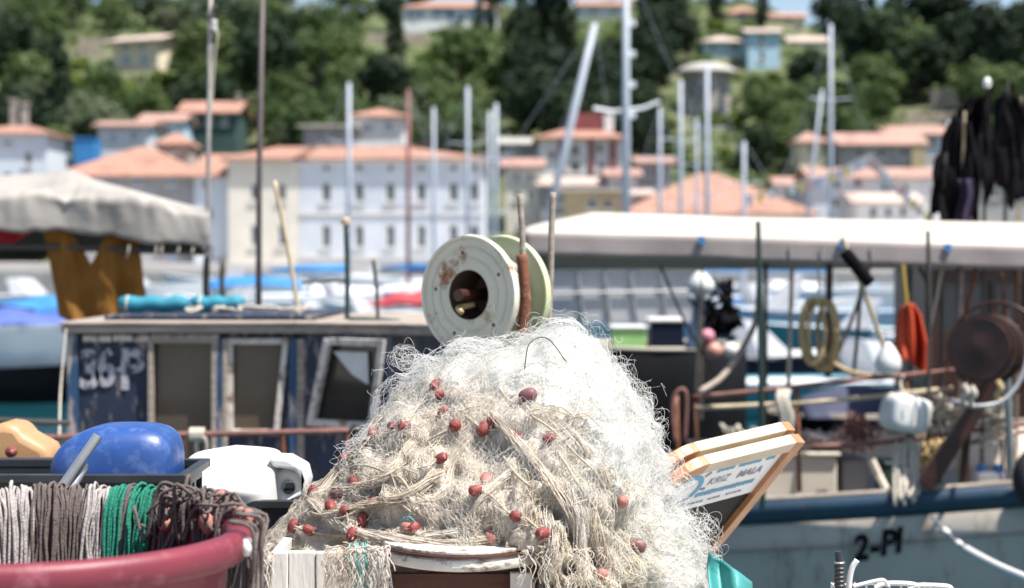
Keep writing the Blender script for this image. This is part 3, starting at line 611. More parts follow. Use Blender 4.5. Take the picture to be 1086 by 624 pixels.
motorboat('pale blue cabin boat left of the rope coils', 845, 46, 175, 6.5, 2.4, 1.3, hullm='hull_sky')
motorboat('white motorboat at the right edge behind the reel', 1085, 38, 12, 6, 2.4, 1.0)
for px, dd_, an_, L1, fb1, cv, lab in ((140, 88, 5, 6, 1.3, None, 'white motorboat below the grey waterfront building'), (255, 96, 175, 7, 1.5, None, 'large white motorboat below the pale blue building'), (320, 104, 8, 7, 1.6, None, 'tall white motorboat under the palace left corner'), (400, 100, -172, 7, 1.6, None, 'tall white motorboat under the palace windows'), (468, 94, 10, 6.5, 1.4, None, 'white motorboat left of the spool top'), (372, 58, 10, 4.5, .8, None, 'low white motorboat behind the green marker pole'), (130, 48, -10, 4.5, .7, 'blue_cover', 'small boat with blue cover behind the mustard cloth'), (265, 70, 172, 5, 1.0, None, 'white motorboat behind the slim dark mast'),
        (600, 90, 8, 7, 1.5, None, 'white motorboat right of the two uprights'), (850, 70, 170, 7, 1.4, None, 'white cruiser behind the rope coils'), (960, 75, 10, 7, 1.5, None, 'white cruiser behind the orange red oilskin'), (1060, 70, -175, 7, 1.4, None, 'white cruiser behind the reel'), (905, 30, 10, 4.5, .6, None, 'small teal tender seen below the boathook'), (790, 55, 5, 6, 1.2, None, 'white cruiser behind the tall dark pole')):
    motorboat(lab, px, dd_, an_, L1, 2.3, fb1, cover=cv, hullm='gelcoat' if dd_ > 32 else 'hull_teal')
# the moored launch at far left, light hull over a dark boot top
d = 33.5; t = thing('moored_launch', 'launch with pale hull over black bottom and violet blue cover at left edge', 'launch', (XW(-40, d), d, 0))
L_ = 7.0; vs, fs, rows = loft_hull(None, L_, 2.5, .55, 1.35, flare=.86); px0 = -68; an = -10
MB().add(xf(vs, px0, d, an), fs).build('hull', MT['gelcoat'], t, smooth=True, auto=50)
vs2, fs2, rows2 = loft_hull(None, L_*.985, 2.52, -.05, .62, flare=.9); MB().add(xf(vs2, px0, d, an), fs2).build('bottom_paint', MT['black_hull'], t, smooth=True, auto=50)
dk = [(x, y, z-.04) for (x, y, z) in [r[0] for r in rows]]; MB().add(xf(dk+[(x, -y, z) for x, y, z in dk][::-1], px0, d, an), [tuple(range(len(dk)*2))]).build('deck', MT['gelcoat'], t)
def fn(u, v): x = -L_*.45+u*L_*.86; y = (v-.5)*2.2*(1-.55*max(0, u-.6)/.4); return xf([(x, y, 1.36+.55*(1-abs(2*v-1)**2.2)*(1-.55*u)+.07*math.sin(x*4+v*5))], px0, d, an)[0]
MB().grid(fn, 22, 12).build('cover', MT['violet_cover'], t, smooth=True, thick=.02)
for k, sg in ((.3, 1), (.55, -1), (.75, 1)):
    a, b = fn(k-.12, .02)+Vector((0, -.05, .03)), fn(k+.1, .5)+Vector((0, 0, .04)); MB().tube([a, fn(k, .3)+Vector((0, 0, .05)), b], .05, 6).build('cover_strap', MT['navy'], t, smooth=True)

# ================================================================ NEAR BOATS
MT['blue_worn'] = pm('worn_dark_blue_paint', (.007, .014, .034), (.010, .022, .054), 5, .6, .35, 30, chip=(.30, .25, .21), chip_at=.59, chip_scale=7, chip_stretch=(2.2, 2.2, .7))
MT['blue_post'] = pm('worn_mid_blue_paint', (.016, .065, .15), (.014, .045, .10), 6, .55, .35, 30, chip=(.36, .31, .27), chip_at=.55, chip_scale=6, chip_stretch=(3, 3, .5))
MT['white_chip'] = pm('chipped_white_paint', (.62, .58, .53), (.52, .48, .43), 8, .6, .4, 40, chip=(.20, .13, .09), chip_at=.56, chip_scale=11, chip_stretch=(1, 1, 1))
MT['grey_wood'] = pm('weathered_grey_wood', (.36, .31, .26), (.22, .18, .15), 5, .85, .5, 30, stretch=(.6, 6, 6), chip=(.6, .56, .5), chip_at=.64)
MT['brown_pane'] = pm('dusty_brown_window', (.105, .085, .06), (.075, .06, .045), 2, .22, chip=(.15, .13, .1), chip_at=.7, chip_scale=12, chip_stretch=(3, 3, .8))
MT['glass_dark'] = pm('dark_window_glass', (.035, .032, .028), (.05, .042, .03), 1.5, .05)
MT['rust'] = pm('rusty_steel', (.22, .075, .035), (.10, .04, .025), 9, .8, .4, 60, chip=(.36, .17, .11), chip_at=.6)
MT['rust_pink'] = pm('faded_red_rail', (.24, .11, .09), (.15, .065, .05), 9, .7, .3, 60, chip=(.14, .07, .05), chip_at=.6)
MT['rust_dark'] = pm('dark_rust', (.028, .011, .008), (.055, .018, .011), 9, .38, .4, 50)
MT['steel_grey'] = pm('galvanised_steel', (.42, .43, .44), (.32, .33, .34), 8, .4, metal=.6)
MT['pole_dark'] = pm('dark_pole', (.045, .04, .035), (.075, .065, .055), 9, .6)
MT['pole_green'] = pm('dark_green_pole', (.015, .05, .04), (.02, .035, .03), 9, .5)
MT['bamboo'] = pm('bamboo_cane', (.50, .42, .28), (.38, .30, .19), 9, .6)
MT['canvas'] = pm('grey_canvas', (.34, .32, .29), (.24, .225, .205), 1.6, .9, .25, 9, dist=.03)
MT['canvas_white'] = pm('white_canvas', (.50, .46, .40), (.40, .365, .32), 1.0, .9, .2, 12)
MT['mustard'] = pm('mustard_cloth', (.30, .13, .018), (.22, .095, .013), 4, .9, .3, 120, trans=.15)
MT['red_cloth'] = pm('red_cloth', (.52, .03, .04), (.42, .025, .035), 4, .9, trans=.2)
MT['orange_cloth'] = pm('orange_red_oilskin', (.62, .085, .03), (.52, .06, .025), 5, .55, trans=.2)
MT['black_cloth'] = pm('black_flag_cloth', (.006, .006, .007), (.012, .011, .013), 6, 1, spec=.03)
MT['teal_foam'] = pm('teal_foam', (.015, .22, .30), (.02, .17, .24), 5, .7)
MT['hull_grey'] = pm('worn_pale_hull', (.56, .50, .43), (.46, .41, .355), 1.3, .7, .2, 15, chip=(.20, .13, .09), chip_at=.62, chip_scale=2.6, chip_stretch=(2.4, 2.4, .35), chip_soft=.1, spec=.2)
MT['hull_blue'] = pm('worn_blue_band', (.028, .070, .115), (.022, .05, .085), 2.5, .5, .2, 18, chip=(.10, .09, .10), chip_at=.63, chip_scale=4, chip_stretch=(1.5, 1.5, .8))
MT['hull_navy'] = pm('navy_hull_paint', (.012, .025, .06), (.02, .035, .075), 2, .4, chip=(.2, .18, .16), chip_at=.7)
MT['deck_paint'] = pm('deck_paint', (.30, .28, .26), (.22, .2, .19), 3, .8)
MT['beige_box'] = pm('beige_painted_box', (.58, .52, .43), (.48, .42, .35), 2, .7, .2, 20, chip=(.24, .17, .12), chip_at=.7, chip_stretch=(2, 2, .4))
MT['white_plastic'] = pm('white_plastic', (.66, .66, .64), (.58, .58, .56), 6, .45, .06, 30, chip=(.48, .46, .42), chip_at=.66, chip_scale=10, chip_soft=.12)
MT['black_text'] = pm('black_lettering', (.008, .008, .009), (.015, .015, .015), 8, .8, spec=.1)
MT['rope_pale'] = pm('pale_rope', (.58, .53, .45), (.42, .38, .31), 60, .9, .5, 150)
MT['rope_tan'] = pm('tan_hose_rope', (.48, .36, .17), (.36, .26, .13), 30, .7, .3, 150)
MT['tyre'] = pm('black_rubber', (.014, .014, .015), (.025, .025, .026), 8, .7)
def text_mesh(s, size, off=0, spacing=1.0):
    cu = bpy.data.curves.new('t', 'FONT'); cu.body = s; cu.size = size; cu.offset = off; cu.space_character = spacing; cu.align_x = 'CENTER'; cu.align_y = 'CENTER'; cu.resolution_u = 6
    ob = bpy.data.objects.new('t', cu); COL.objects.link(ob); dg = bpy.context.evaluated_depsgraph_get(); me = bpy.data.meshes.new_from_object(ob.evaluated_get(dg))
    vs = [v.co.copy() for v in me.vertices]; fs = [tuple(p.vertices) for p in me.polygons]; bpy.data.objects.remove(ob); bpy.data.meshes.remove(me); return vs, fs
class Hull:
    def __init__(s, x0, x1, yc, B, sheer, p=2.5, q=.6, deck=.3): s.x0, s.x1, s.yc, s.B, s.sheer, s.p, s.q, s.dk = x0, x1, yc, B, sheer, p, q, deck
    def hb(s, x): t = min(.999, max(.001, (x-s.x0)/(s.x1-s.x0))); return max(.02, s.B/2*(1-abs(2*t-1)**s.p)**s.q)
    def prof(s, x): h = s.hb(x); z = s.sheer(x); return [(h, z), (h*.935, z*.62), (h*.87, z*.25), (h*.80, -.05), (h*.45, -.5), (.0, -.6)]
    def y(s, x, z):
        pr = s.prof(x)[:4]; zs = [p[1] for p in pr][::-1]; hs = [p[0] for p in pr][::-1]; return s.yc-float(np.interp(z, zs, hs))
    def build(s, t, mat, n=40, rail='grey_wood', deckm='deck_paint'):
        mb = MB(); m = 11
        for i in range(n+1):
            x = s.x0+(s.x1-s.x0)*i/n; pr = s.prof(x); row = [(x, s.yc-a, z) for a, z in pr]+[(x, s.yc+a, z) for a, z in pr[::-1][1:]]; mb.v += row
        for i in range(n):
            for j in range(m-1): a = i*m+j; mb.f.append((a, a+1, a+m+1, a+m))
        mb.build('hull', MT[mat], t, smooth=True, auto=60, thick=.03)
        mb = MB()
        def dk(u, v): x = s.x0+.1+(s.x1-s.x0-.2)*u; h = s.hb(x)*.97; return (x, s.yc+(2*v-1)*h, s.sheer(x)-s.dk+.04*(1-(2*v-1)**2))
        mb.grid(dk, n, 6).build('deck', MT[deckm], t)
        for sg in (-1, 1):
            pts = [(s.x0+(s.x1-s.x0)*i/n, s.yc+sg*s.hb(s.x0+(s.x1-s.x0)*i/n), s.sheer(s.x0+(s.x1-s.x0)*i/n)+.01) for i in range(n+1)]
            MB().tube(pts, .024, 6).build('cap_rail', MT[rail], t, smooth=True)
def cloth(fn, nu, nv, name, mat, parent, thick=.004): return MB().grid(fn, nu, nv).build(name, MT[mat], parent, smooth=True, thick=thick)

# ---------------------------------------------------------------- the blue cabin boat, 36-P
t = thing('cabin_boat', 'weathered dark blue fishing boat with wheelhouse lettered 36-P', 'fishing boat', (-2.2, 11, 0)); BB = t
h = Hull(-6.2, .65, 11.0, 3.1, lambda x: 1.22+.03*abs(x+2.3), deck=.25); h.build(t, 'hull_navy')
d = 10.5; zr = ZW(352, d); zb = .95
xs = lambda px: XW(px, d)
fr = MB(); hol = [(xs(160)-xs(72), xs(228)-xs(72), zb+.05, ZW(361, d)), (xs(243)-xs(72), xs(306)-xs(72), ZW(460, d), ZW(362, d))]
wall(fr, (xs(72), d, 0), (1, 0, 0), (0, 1, 0), xs(310)-xs(72), zb, zr, hol, .05)
A = Vector((xs(310), d, 0)); d2 = 10.15; Bp = Vector((XW(412, d2), d2, 0)); u2 = (Bp-A).normalized(); n2 = Vector((-u2.y, u2.x, 0)); w2 = (Bp-A).length
def fr2(px): return (px-310)/(412-310)*w2
hol2 = [(fr2(330), fr2(408), ZW(452, 10.3), ZW(362, 10.3))]; wall(fr, A, u2, n2, w2, zb, zr, hol2, .05)
C = Vector((Bp.x+.25, 12.2, 0)); D = Vector((xs(72), 12.2, 0))
u3 = (C-Bp).normalized(); wall(fr, Bp, u3, Vector((-u3.y, u3.x, 0)), (C-Bp).length, zb, zr, [])
wall(fr, C, Vector((-1, 0, 0)), Vector((0, -1, 0)), (D-C).length, zb, zr, []); wall(fr, D, Vector((0, -1, 0)), Vector((1, 0, 0)), 1.7, zb, zr, [])
fr.prism([(xs(306), d, ZW(362, d)), (xs(306), d, ZW(460, d)), (xs(295), d, ZW(460, d))], (0, .04, 0))
ff = lambda px, py: A+u2*fr2(px)+Vector((0, 0, ZW(py, 10.3)))
fr.prism([ff(330, 362), ff(347, 362), ff(330, 452)], n2*.04).prism([ff(408, 362), ff(408, 452), ff(396, 452)], n2*.04)
fr.build('cabin_wall', MT['blue_worn'], t)
def frame(px0, px1, py0, py1, d, name, mat, w_=.035, u=Vector((1, 0, 0)), o=None, skip=()):
    mb = MB(); n = Vector((u.y, -u.x, 0)); Z = Vector((0, 0, 1))
    a0, a1 = (o(px0), o(px1)) if o else (Vector((XW(px0, d), d, 0)), Vector((XW(px1, d), d, 0)))
    z0, z1 = ZW(py1, d), ZW(py0, d); L = (a1-a0).length
    for p, zz, sz in ((a0, (z0+z1)/2, (w_, .05, z1-z0+w_)), (a1, (z0+z1)/2, (w_, .05, z1-z0+w_))): mb.box(p+n*.02+Z*zz, sz, ax=(u, -n, Z))
    for zz in (z0, z1): mb.box((a0+a1)/2+n*.02+Z*zz, (L-w_, .046, w_), ax=(u, -n, Z))
    return mb.build(name, MT[mat], BB, bevel=.004)
MB().bb(xs(160), xs(228), d+.045, d+.06, zb+.05, ZW(361, d)).build('cabin_door', MT['brown_pane'], t)
frame(161, 228, 361, 500, d, 'door_frame', 'grey_wood', .03)
MB().bb(xs(243), xs(306), d+.045, d+.055, ZW(460, d), ZW(362, d)).build('window', MT['brown_pane'], t)
def qframe(pts, w_, nrm, mat):
    mb = MB(); c = sum(pts, Vector())/4
    for i in range(4):
        a, b = pts[i], pts[(i+1) % 4]; e = (b-a).normalized(); inn = (c-(a+b)/2); inn = (inn-e*inn.dot(e)).normalized()
        mb.prism([a-nrm*(.02+.003*(i % 2)), b-nrm*(.02+.003*(i % 2)), b+inn*w_-e*w_*.3-nrm*(.02+.003*(i % 2)), a+inn*w_+e*w_*.3-nrm*(.02+.003*(i % 2))], nrm*.05)
    return mb.build('window_frame', MT[mat], BB, bevel=.004)
qframe([W(241, 359, d), W(307, 359, d), W(296, 462, d), W(241, 462, d)], .035, Vector((0, 1, 0)), 'white_chip')
f2 = lambda px: A+u2*fr2(px)
q = [f2(330)+n2*.045, f2(408)+n2*.045]; zA, zB = ZW(452, 10.3), ZW(362, 10.3)
MB().prism([q[0]+Vector((0, 0, zA)), q[1]+Vector((0, 0, zA)), q[1]+Vector((0, 0, zB)), q[0]+Vector((0, 0, zB))], n2*.01).build('window', MT['glass_dark'], t)
qframe([ff(346, 359), ff(410, 359), ff(398, 454), ff(327, 454)], .04, n2, 'white_chip')
# white plate in front of the pane, painted in as its reflection
mb = MB(); zz = lambda py: ZW(py, 10.25)
mb.prism([f2(352)+n2*.02+Vector((0, 0, zz(374))), f2(388)+n2*.02+Vector((0, 0, zz(374))), f2(389)+n2*.02+Vector((0, 0, zz(408))), f2(372)+n2*.02+Vector((0, 0, zz(398)))], n2*.012).build('window_reflection', MT['white_plastic'], t)
for px, ww, mt in ((232, 9, 'blue_post'), (239.5, 5, 'grey_wood'), (312, 9, 'blue_post'), (320, 8, 'grey_wood'), (327, 6, 'blue_post')):
    pw = ww/F*d; MB().box((XW(px, d), d-.026-.002*(px % 3), (zb+zr)/2-.02), (pw, .03, zr-zb-.04)).build('corner_post', MT[mt], t, bevel=.005)
MB().box((xs(78), d-.02, (zb+zr)/2), (.06, .035, zr-zb-.02)).build('corner_post', MT['blue_post'], t, bevel=.005)
for px0, px1, py in ((88, 104, 359), (105, 119, 359), (120, 142, 358.5), (143, 160, 359), (161, 196, 358), (197, 233, 358)):
    MB().bb(xs(px0+.4), xs(px1-.4), d-.022-.003*(px0 % 2), d-.002, ZW(py+3.5, d), ZW(py-3, d)).build('trim_batten', MT['white_chip'], t, bevel=.004)
# roof slab following the two fronts, with a weathered wooden edge
def rf(off, dz): return [Vector((xs(68)-off, d-.07-off, dz)), Vector((xs(312), d-.07-off, dz)), Vector((XW(462, d2), d2-.03-off, dz)), Vector((C.x+.1+off, 12.25+off, dz)), Vector((xs(68)-off, 12.25+off, dz))]
zc_ = ZW(353, d); MB().prism(rf(0, zc_), Vector((0, 0, .045))).build('roof_edge', MT['grey_wood'], t, bevel=.008)
MB().prism(rf(.012, zc_+.047), Vector((0, 0, .018))).build('roof', MT['grey_wood'], t, bevel=.006)
MB().prism([Vector((xs(100), 10.75, zc_+.066)), Vector((xs(330), 10.7, zc_+.066)), Vector((xs(340), 12.1, zc_+.066)), Vector((xs(96), 12.1, zc_+.066))], Vector((0, 0, .03))).build('roof_coaming', MT['blue_worn'], t, bevel=.01)
for k, (s_, px, py, sz) in enumerate((('3', 96, 394, .345), ('6', 112, 392, .33), ('P', 140, 394, .36))):
    vs, fs = text_mesh(s_, sz, .011); MB().add([Vector((XW(px, d)+v.x*.8, d-.010, ZW(py, d)+v.y*.9)) for v in vs], fs).build('painted_lettering', None or MT.setdefault('worn_white', pm('worn_white_lettering', (.44, .44, .46), (.33, .34, .37), 12, .7, chip=(.02, .035, .08), chip_at=.545, chip_scale=22, chip_stretch=(1, 1, .5))), t)
MB().prism([W(121, 391, d-.010), W(128.5, 389, d-.010), W(128, 394.5, d-.010), W(121.5, 396, d-.010)], (0, .004, 0)).build('painted_lettering', MT['worn_white'], t)
# rails along the side deck
dr = 9.62; rl = thing('deck_rail', 'thin rusty pipe rail along the side of the blue cabin boat', 'rail', (-2.5, dr, 1.1))
MB().tube(cr([W(-40, 466, dr), W(100, 463, dr), W(200, 461, dr), W(370, 457, dr)], 6), .016, 8).build('top_rail', MT['rust_pink'], rl)
MB().tube([W(-40, 444, dr+.1), W(74, 449, dr+.1)], .014, 8).build('upper_rail', MT['pole_dark'], rl)
for px in (-20, 60, 192, 300, 368): MB().tube([W(px, 461, dr), (XW(px, dr), dr, 1.12)], .014, 8).build('rail_post', MT['rust'], rl)
mb = MB()
for k in range(4): mb.tube([W(203+k*4, 461, dr-.02)+Vector((0, math.cos(a)*.03, math.sin(a)*.03)) for a in np.linspace(0, 6.28, 10)], .011, 6)
mb.tube(cr([W(210, 464, dr-.04), W(208, 474, dr-.03), W(211, 487, dr-.02)]), .011, 6); mb.tube(cr([W(217, 464, dr-.04), W(219, 472, dr-.03), W(218, 485, dr-.02)]), .01, 6)
tag(mb.build('rail_lashing', MT['rope_pale']), 'pale rope lashed round the rail below the blue cabin', 'rope')
# light line hanging at the cabin corner
tag(MB().tube(cr([W(70, 349, 10.35), W(67, 380, 10.3), W(64, 420, 10.2), W(63, 462, 9.9)]), .006, 5).build('thin_line', MT['rope_pale']), 'thin pale line hanging down at the left cabin corner', 'line')
# things on the cabin roof
zr2 = zc_+.098
for x0, x1, y_, lab in ((127, 201, 11.2, 'longer teal foam roll on the blue cabin roof'), (204, 258, 11.25, 'shorter teal foam roll on the blue cabin roof')):
    p = MB(); r = .05; xa, xb = XW(x0, y_), XW(x1, y_); n = 10
    p.tube([(xa+(xb-xa)*i/n, y_, zr2+r+.002+.006*math.sin(i*1.7)) for i in range(n+1)], [r*.8]+[r*(1+.05*math.sin(i*2)) for i in range(n-1)]+[r*.8], 12)
    tt = thing('foam_roll', lab, 'foam roll', ((xa+xb)/2, y_, zr2)); p.build('roll', MT['teal_foam'], tt, smooth=True)
    MB().tube([(xa+.05+.004*math.sin(a), y_+math.cos(a)*(r+.004), zr2+r+math.sin(a)*(r+.004)) for a in np.linspace(0, 6.28, 16)], .007, 5).build('tie', MT['rope_pale'], tt)
mb = MB(); random.seed(3)
for k in range(6):
    p = W(200+k*22+random.uniform(-6, 6), 338, 10.8); p.z = zr2+.02
    mb.tube(cr([p+Vector((random.uniform(-.1, .1), random.uniform(-.05, .05), random.uniform(0, .03))) for _ in range(5)], 4), .009, 5)
tag(mb.build('roof_rope', MT['rope_pale']), 'loose white rope lying along the blue cabin roof', 'rope')
for px, py, px2, d_, r, m_, lab in ((367, 240, 368, 10.9, .016, 'pole_green', 'dark green marker pole with pale tip on the blue cabin roof'), (396, 275, 401, 11.0, .012, 'pole_dark', 'thin dark pole beside the green marker pole'), (291, 192, 319, 10.85, .013, 'bamboo', 'leaning bamboo cane rising from the blue cabin roof')):
    tt = thing('marker_pole', lab, 'pole', W(px2, 346, d_)); MB().tube(cr([W(px, py, d_), W((px+px2)/2+1, (py+342)/2, d_), W(px2, 346, d_)]), r, 8).build('pole', MT[m_], tt, smooth=True)
    if m_ == 'pole_green': MB().lathe([(.012, 0), (.03, .015), (.03, .04), (.01, .055)], 10, W(px, py, d_)).build('pole_tip', MT['bamboo'], tt)
MB().tube([W(320, 300, 10.9), W(370, 297, 10.9)], .01, 6).build('cross_bar', MT['pole_dark'], thing('roof_bar', 'short dark bar tied between the cane and marker pole', 'bar', W(345, 300, 10.9)))
MB().tube(cr([W(300, 334, 10.6), W(322, 330, 10.6), W(336, 336, 10.6), W(336, 345, 10.55)]), .014, 6)
tag(MB().tube(cr([W(370, 338, 10.7), W(405, 339, 10.7), W(425, 341, 10.7)]), .014, 6).build('roof_handrail', MT['pole_green']), 'low dark green hand rail on the cabin roof right end', 'handrail')

# ---------------------------------------------------------------- left canopy boat
t = thing('canopy_boat', 'open fishing boat under sagging grey canvas awning at left', 'fishing boat', (-4.3, 14.6, 0)); CB = t
h = Hull(-8.2, -1.6, 14.6, 2.6, lambda x: .95, deck=.25); h.build(t, 'hull_grey')
def aw(u, v):
    px = -160+u*(222+160); x = px
    rz = 3.33-.083*max(0, (px-60)/40)-.0016*max(0, 40-px)*.4
    hem = ZW(np.interp(px, [-160, 0, 100, 222], [238, 243, 249, 264]), 13.2)
    top = hem+.28+.03*nz(px*.02, 0, 9)
    if v < .18: k = v/.18; y = 13.2+.02*nz(px*.03, 0, 3); z = hem+(top-hem)*k+.02*nz(px*.05, 0, 5)*(1-k)
    elif v < .6: k = (v-.18)/.42; y = 13.2+1.3*k; z = top+(rz-top)*(k**.75)-.05*math.sin(math.pi*k)*(1+.8*math.sin(px*.045+1))
    else: k = (v-.6)/.4; y = 14.5+1.3*k; z = rz-(rz-2.70)*k**1.15
    f = max(0, 1-abs((v-.24)/.24)); z += f*.07*nz(px*.022+v*1.5, v*3, 1)+f*.03*nz(px*.06-v*2, v*5, 2)
    y -= f*.06*nz(px*.04+v*2, v*3, 7)
    return (XW(px, y if px > 100 else 13.2+(y-13.2)*max(0, px)/100), y, z)
cloth(aw, 110, 46, 'awning', 'canvas', t, .01)
cloth(lambda u, v: tuple(Vector(aw(1, u)).lerp(Vector((aw(1, u)[0], aw(1, u)[1], aw(1, 0)[2]+.02)), v)), 24, 4, 'awning_end', 'canvas', t, .01)
MT['underside_shade'] = pm('dark_underside_shade', (.045, .036, .03), (.03, .025, .022), 3, .9)  # shade under the awning as a colour, for the added sheet below
cloth(lambda u, v: Vector(aw(u*.985, .2+.8*v))+Vector((0, .03 if v < .1 else -.01, -.035)), 80, 26, 'awning_shade_sheet', 'underside_shade', t, .004)
for px, y in ((217, 13.27), (180, 15.6), (-150, 13.27), (-150, 15.7)):
    p = MB(); zt_ = 2.62 if px > 0 else 2.8; n = 16; p.tube([(XW(px, 13.2)+.006*math.sin(i*2.1), y, .7+(zt_-.7)*i/n) for i in range(n+1)], [.022+.006*(i % 2) for i in range(n+1)], 8); p.build('awning_post', MT['pole_dark'], t, smooth=True)
MB().tube(cr([W(-150, 262, 13.3), W(60, 262, 13.3), W(150, 266, 13.3), W(217, 268, 13.3)]), .022, 8).build('awning_spar', MT['pole_dark'], t)
for px, L_ in ((137, 10), (166, 12), (172, 9), (190, 5), (205, 6)): MB().tube(cr([W(px, 256+px*.03, 13.17), W(px-1, 262+px*.02+L_*.3, 13.16), W(px-3, 264+L_, 13.17)]), .006, 5).build('awning_tie', MT['rope_pale'], t)
# hung cloths
tt = tag(MB().grid(lambda u, v: (XW(np.interp(u, [0, .26, .5, .72, 1], [42, 70, 96, 117, 142])*(1-v)+v*(60+u*99), 13.3), 13.34+.05*nz(u*5+v*.8, v*1.2, 2)+.05*math.sin(u*17+v*2)*(.4+v*.6)+.02*nz(u*14, v*3, 6), ZW(np.interp(u, [0, .26, .5, .72, 1], [228, 238, 280, 244, 232])*(1-v)+v*(np.interp(u, [0, .2, .45, .7, .85, 1], [336, 344, 349, 346, 343, 338])), 13.3)), 60, 24).build('hung_cloth', MT['mustard'], smooth=True, thick=.008), 'mustard brown cloth hung in folds from the left awning', 'cloth')
tag(MB().grid(lambda u, v: (XW(-40+u*76, 13.1), 13.34+.04*math.sin(u*14), ZW(np.interp(u, [0, .5, 1], [226, 228, 236])+v*np.interp(u, [0, .5, .8, 1], [40, 32, 16, 2]), 13.1)), 24, 10).build('hung_cloth', MT['red_cloth'], smooth=True, thick=.008), 'crimson cloth hanging under the left awning at the frame edge', 'cloth')
# two slim masts
tt = thing('slim_mast', 'slim pale mast with small fittings near its top beside the left awning', 'mast', (XW(222, 13.35), 13.35, .7))
MB().tube([(XW(218.5, 13.35), 13.35, .7), W(221, 150, 13.35), W(224, -30, 13.35)], [.02, .017, .014], 10).build('spar', MT['bamboo'] if 0 else pm('pale_spar', (.36, .33, .31), (.25, .23, .22), 6, .6), tt, smooth=True)
for py, sx in ((8, 1), (18, -1), (30, 1), (24, 1)): MB().box(W(224+sx*3.5, py, 13.33), (.035, .05, .04)).build('mast_fitting', MT['pole_dark' if py < 20 else 'white_plastic'], tt, bevel=.008)
MB().tube(cr([W(224, 30, 13.33), W(231, 36, 13.3), W(228, 60, 13.3), W(224, 120, 13.3)]), .006, 5).build('halyard', MT['rope_pale'], tt)
tt = thing('slim_mast', 'slim dark mast rising behind the blue cabin roof', 'mast', (XW(274, 13.0), 13.0, .7))
MB().tube([(XW(273, 13.), 13., .7), W(275, 180, 13.), W(279, -30, 13.)], [.026, .021, .017], 10).build('spar', pm('dark_spar', (.10, .075, .075), (.07, .055, .055), 6, .6), tt, smooth=True)
hb_ = thing('mast_boat', 'narrow dark boat between the blue cabin boat and the awning', 'boat', (-1.0, 13.1, 0)); Hull(-1.9, 1.2, 13.1, .9, lambda x: .8, deck=.12).build(hb_, 'black_hull')

# ---------------------------------------------------------------- the right-hand fishing boat, 2-PI
t = thing('fishing_boat', 'pale grey fishing boat with blue sheer band lettered 2-PI', 'fishing boat', (3.6, 13.7, 0)); RB = t
HB2 = Hull(-.6, 8.6, 13.75, 3.6, lambda x: .958+.082*(x-1.66), p=2.6, deck=.34); HB2.build(t, 'hull_grey', 60, rail='grey_wood')
mb = MB(); N = 60
for i in range(N+1):
    x = HB2.x0+.15+(HB2.x1-HB2.x0-.3)*i/N; s = HB2.sheer(x)
    for z in (s+.0, s-.16): mb.v.append((x, HB2.y(x, z)-.02, z))
mb.f = [(2*i, 2*i+2, 2*i+3, 2*i+1) for i in range(N)]; mb.build('sheer_band', MT['hull_blue'], t, smooth=True, thick=.012)
mb = MB(); mb.tube([(HB2.x0+.15+(HB2.x1-HB2.x0-.3)*i/N, HB2.y(HB2.x0+.15+(HB2.x1-HB2.x0-.3)*i/N, HB2.sheer(HB2.x0+.15+(HB2.x1-HB2.x0-.3)*i/N)-.205)-.006, HB2.sheer(HB2.x0+.15+(HB2.x1-HB2.x0-.3)*i/N)-.205) for i in range(N+1)], .008, 5); mb.build('rubbing_strake', MT['hull_grey'], t)
for s_, px, py, sz in (('2', 917, 585, .25), ('-', 931, 582, .25), ('P', 945, 579, .25), ('I', 956, 576, .25)):
    vs, fs = text_mesh(s_, sz, .010); x0 = XW(px, 12.0); z0 = ZW(py, 12.0); MB().add([Vector((x0+v.x*.8+v.y*.02, HB2.y(x0+v.x*.8, z0+v.y)-.03, z0+v.y+v.x*.08)) for v in vs], fs).build('painted_lettering', MT['black_text'], t)
# awning
def aw2(u, v):
    px = 556+u*(1290-556); x = XW(px, 12.45)
    he = ZW(np.interp(px, [556, 640, 740, 820, 1086, 1290], [247, 249, 251, 254, 262, 269]), 12.45); hm_ = he-.152+.006*nz(px*.02, 0, 4)
    rz = 2.6+(HZ-np.interp(px, [556, 575, 640, 820, 960, 1086, 1290], [243, 238, 226, 231.5, 234, 236, 240]))/F*13.9
    if v < .2: k = v/.2; return (x, 12.45-.01*(1-k)+.012*nz(px*.05, 0, 1)*(1-k), hm_+(he-hm_)*k)
    if v < .6: k = (v-.2)/.4; return (x, 12.45+1.45*k, he+(rz-he)*k-.03*math.sin(math.pi*k)*(1+.5*math.sin(px*.02)))
    k = (v-.6)/.4; return (x, 13.9+1.6*k, rz-(rz-2.52)*k)
cloth(lambda u, v: aw2(u, .2+.8*v), 90, 22, 'awning', 'canvas_white', t, .012)
MT['valance'] = pm('shaded_grey_valance', (.27, .235, .225), (.20, .175, .17), 1.5, .9, .2, 12)  # awning cloth with the shade of its hanging edge put into the colour
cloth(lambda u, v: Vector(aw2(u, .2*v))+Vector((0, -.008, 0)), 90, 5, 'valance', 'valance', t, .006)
MB().tube([W(556, 262, 12.5), W(820, 273, 12.5), W(1086, 281, 12.5), W(1290, 288, 12.5)], .02, 8).build('awning_spar', MT['pole_dark'], t)
MB().tube([Vector((XW(556, 12.5), y, 2.66)) for y in (12.5, 15.4)], .02, 8).build('awning_spar', MT['pole_dark'], t)
for px, y in ((575, 12.52), (575, 15.3), (872, 15.3), (1060, 15.3), (1180, 12.52), (985, 12.52)):
    MB().tube([(XW(px, 12.5), y, .6), (XW(px, 12.5), y, 2.62)], .02, 8).build('awning_post', MT['pole_dark'], t)
for px in (744, 893, 1005): MB().box(W(px, 255+(px-744)*.03, 12.42), (.045, .02, .05)).build('awning_clip', MT['blue_cover'], t)
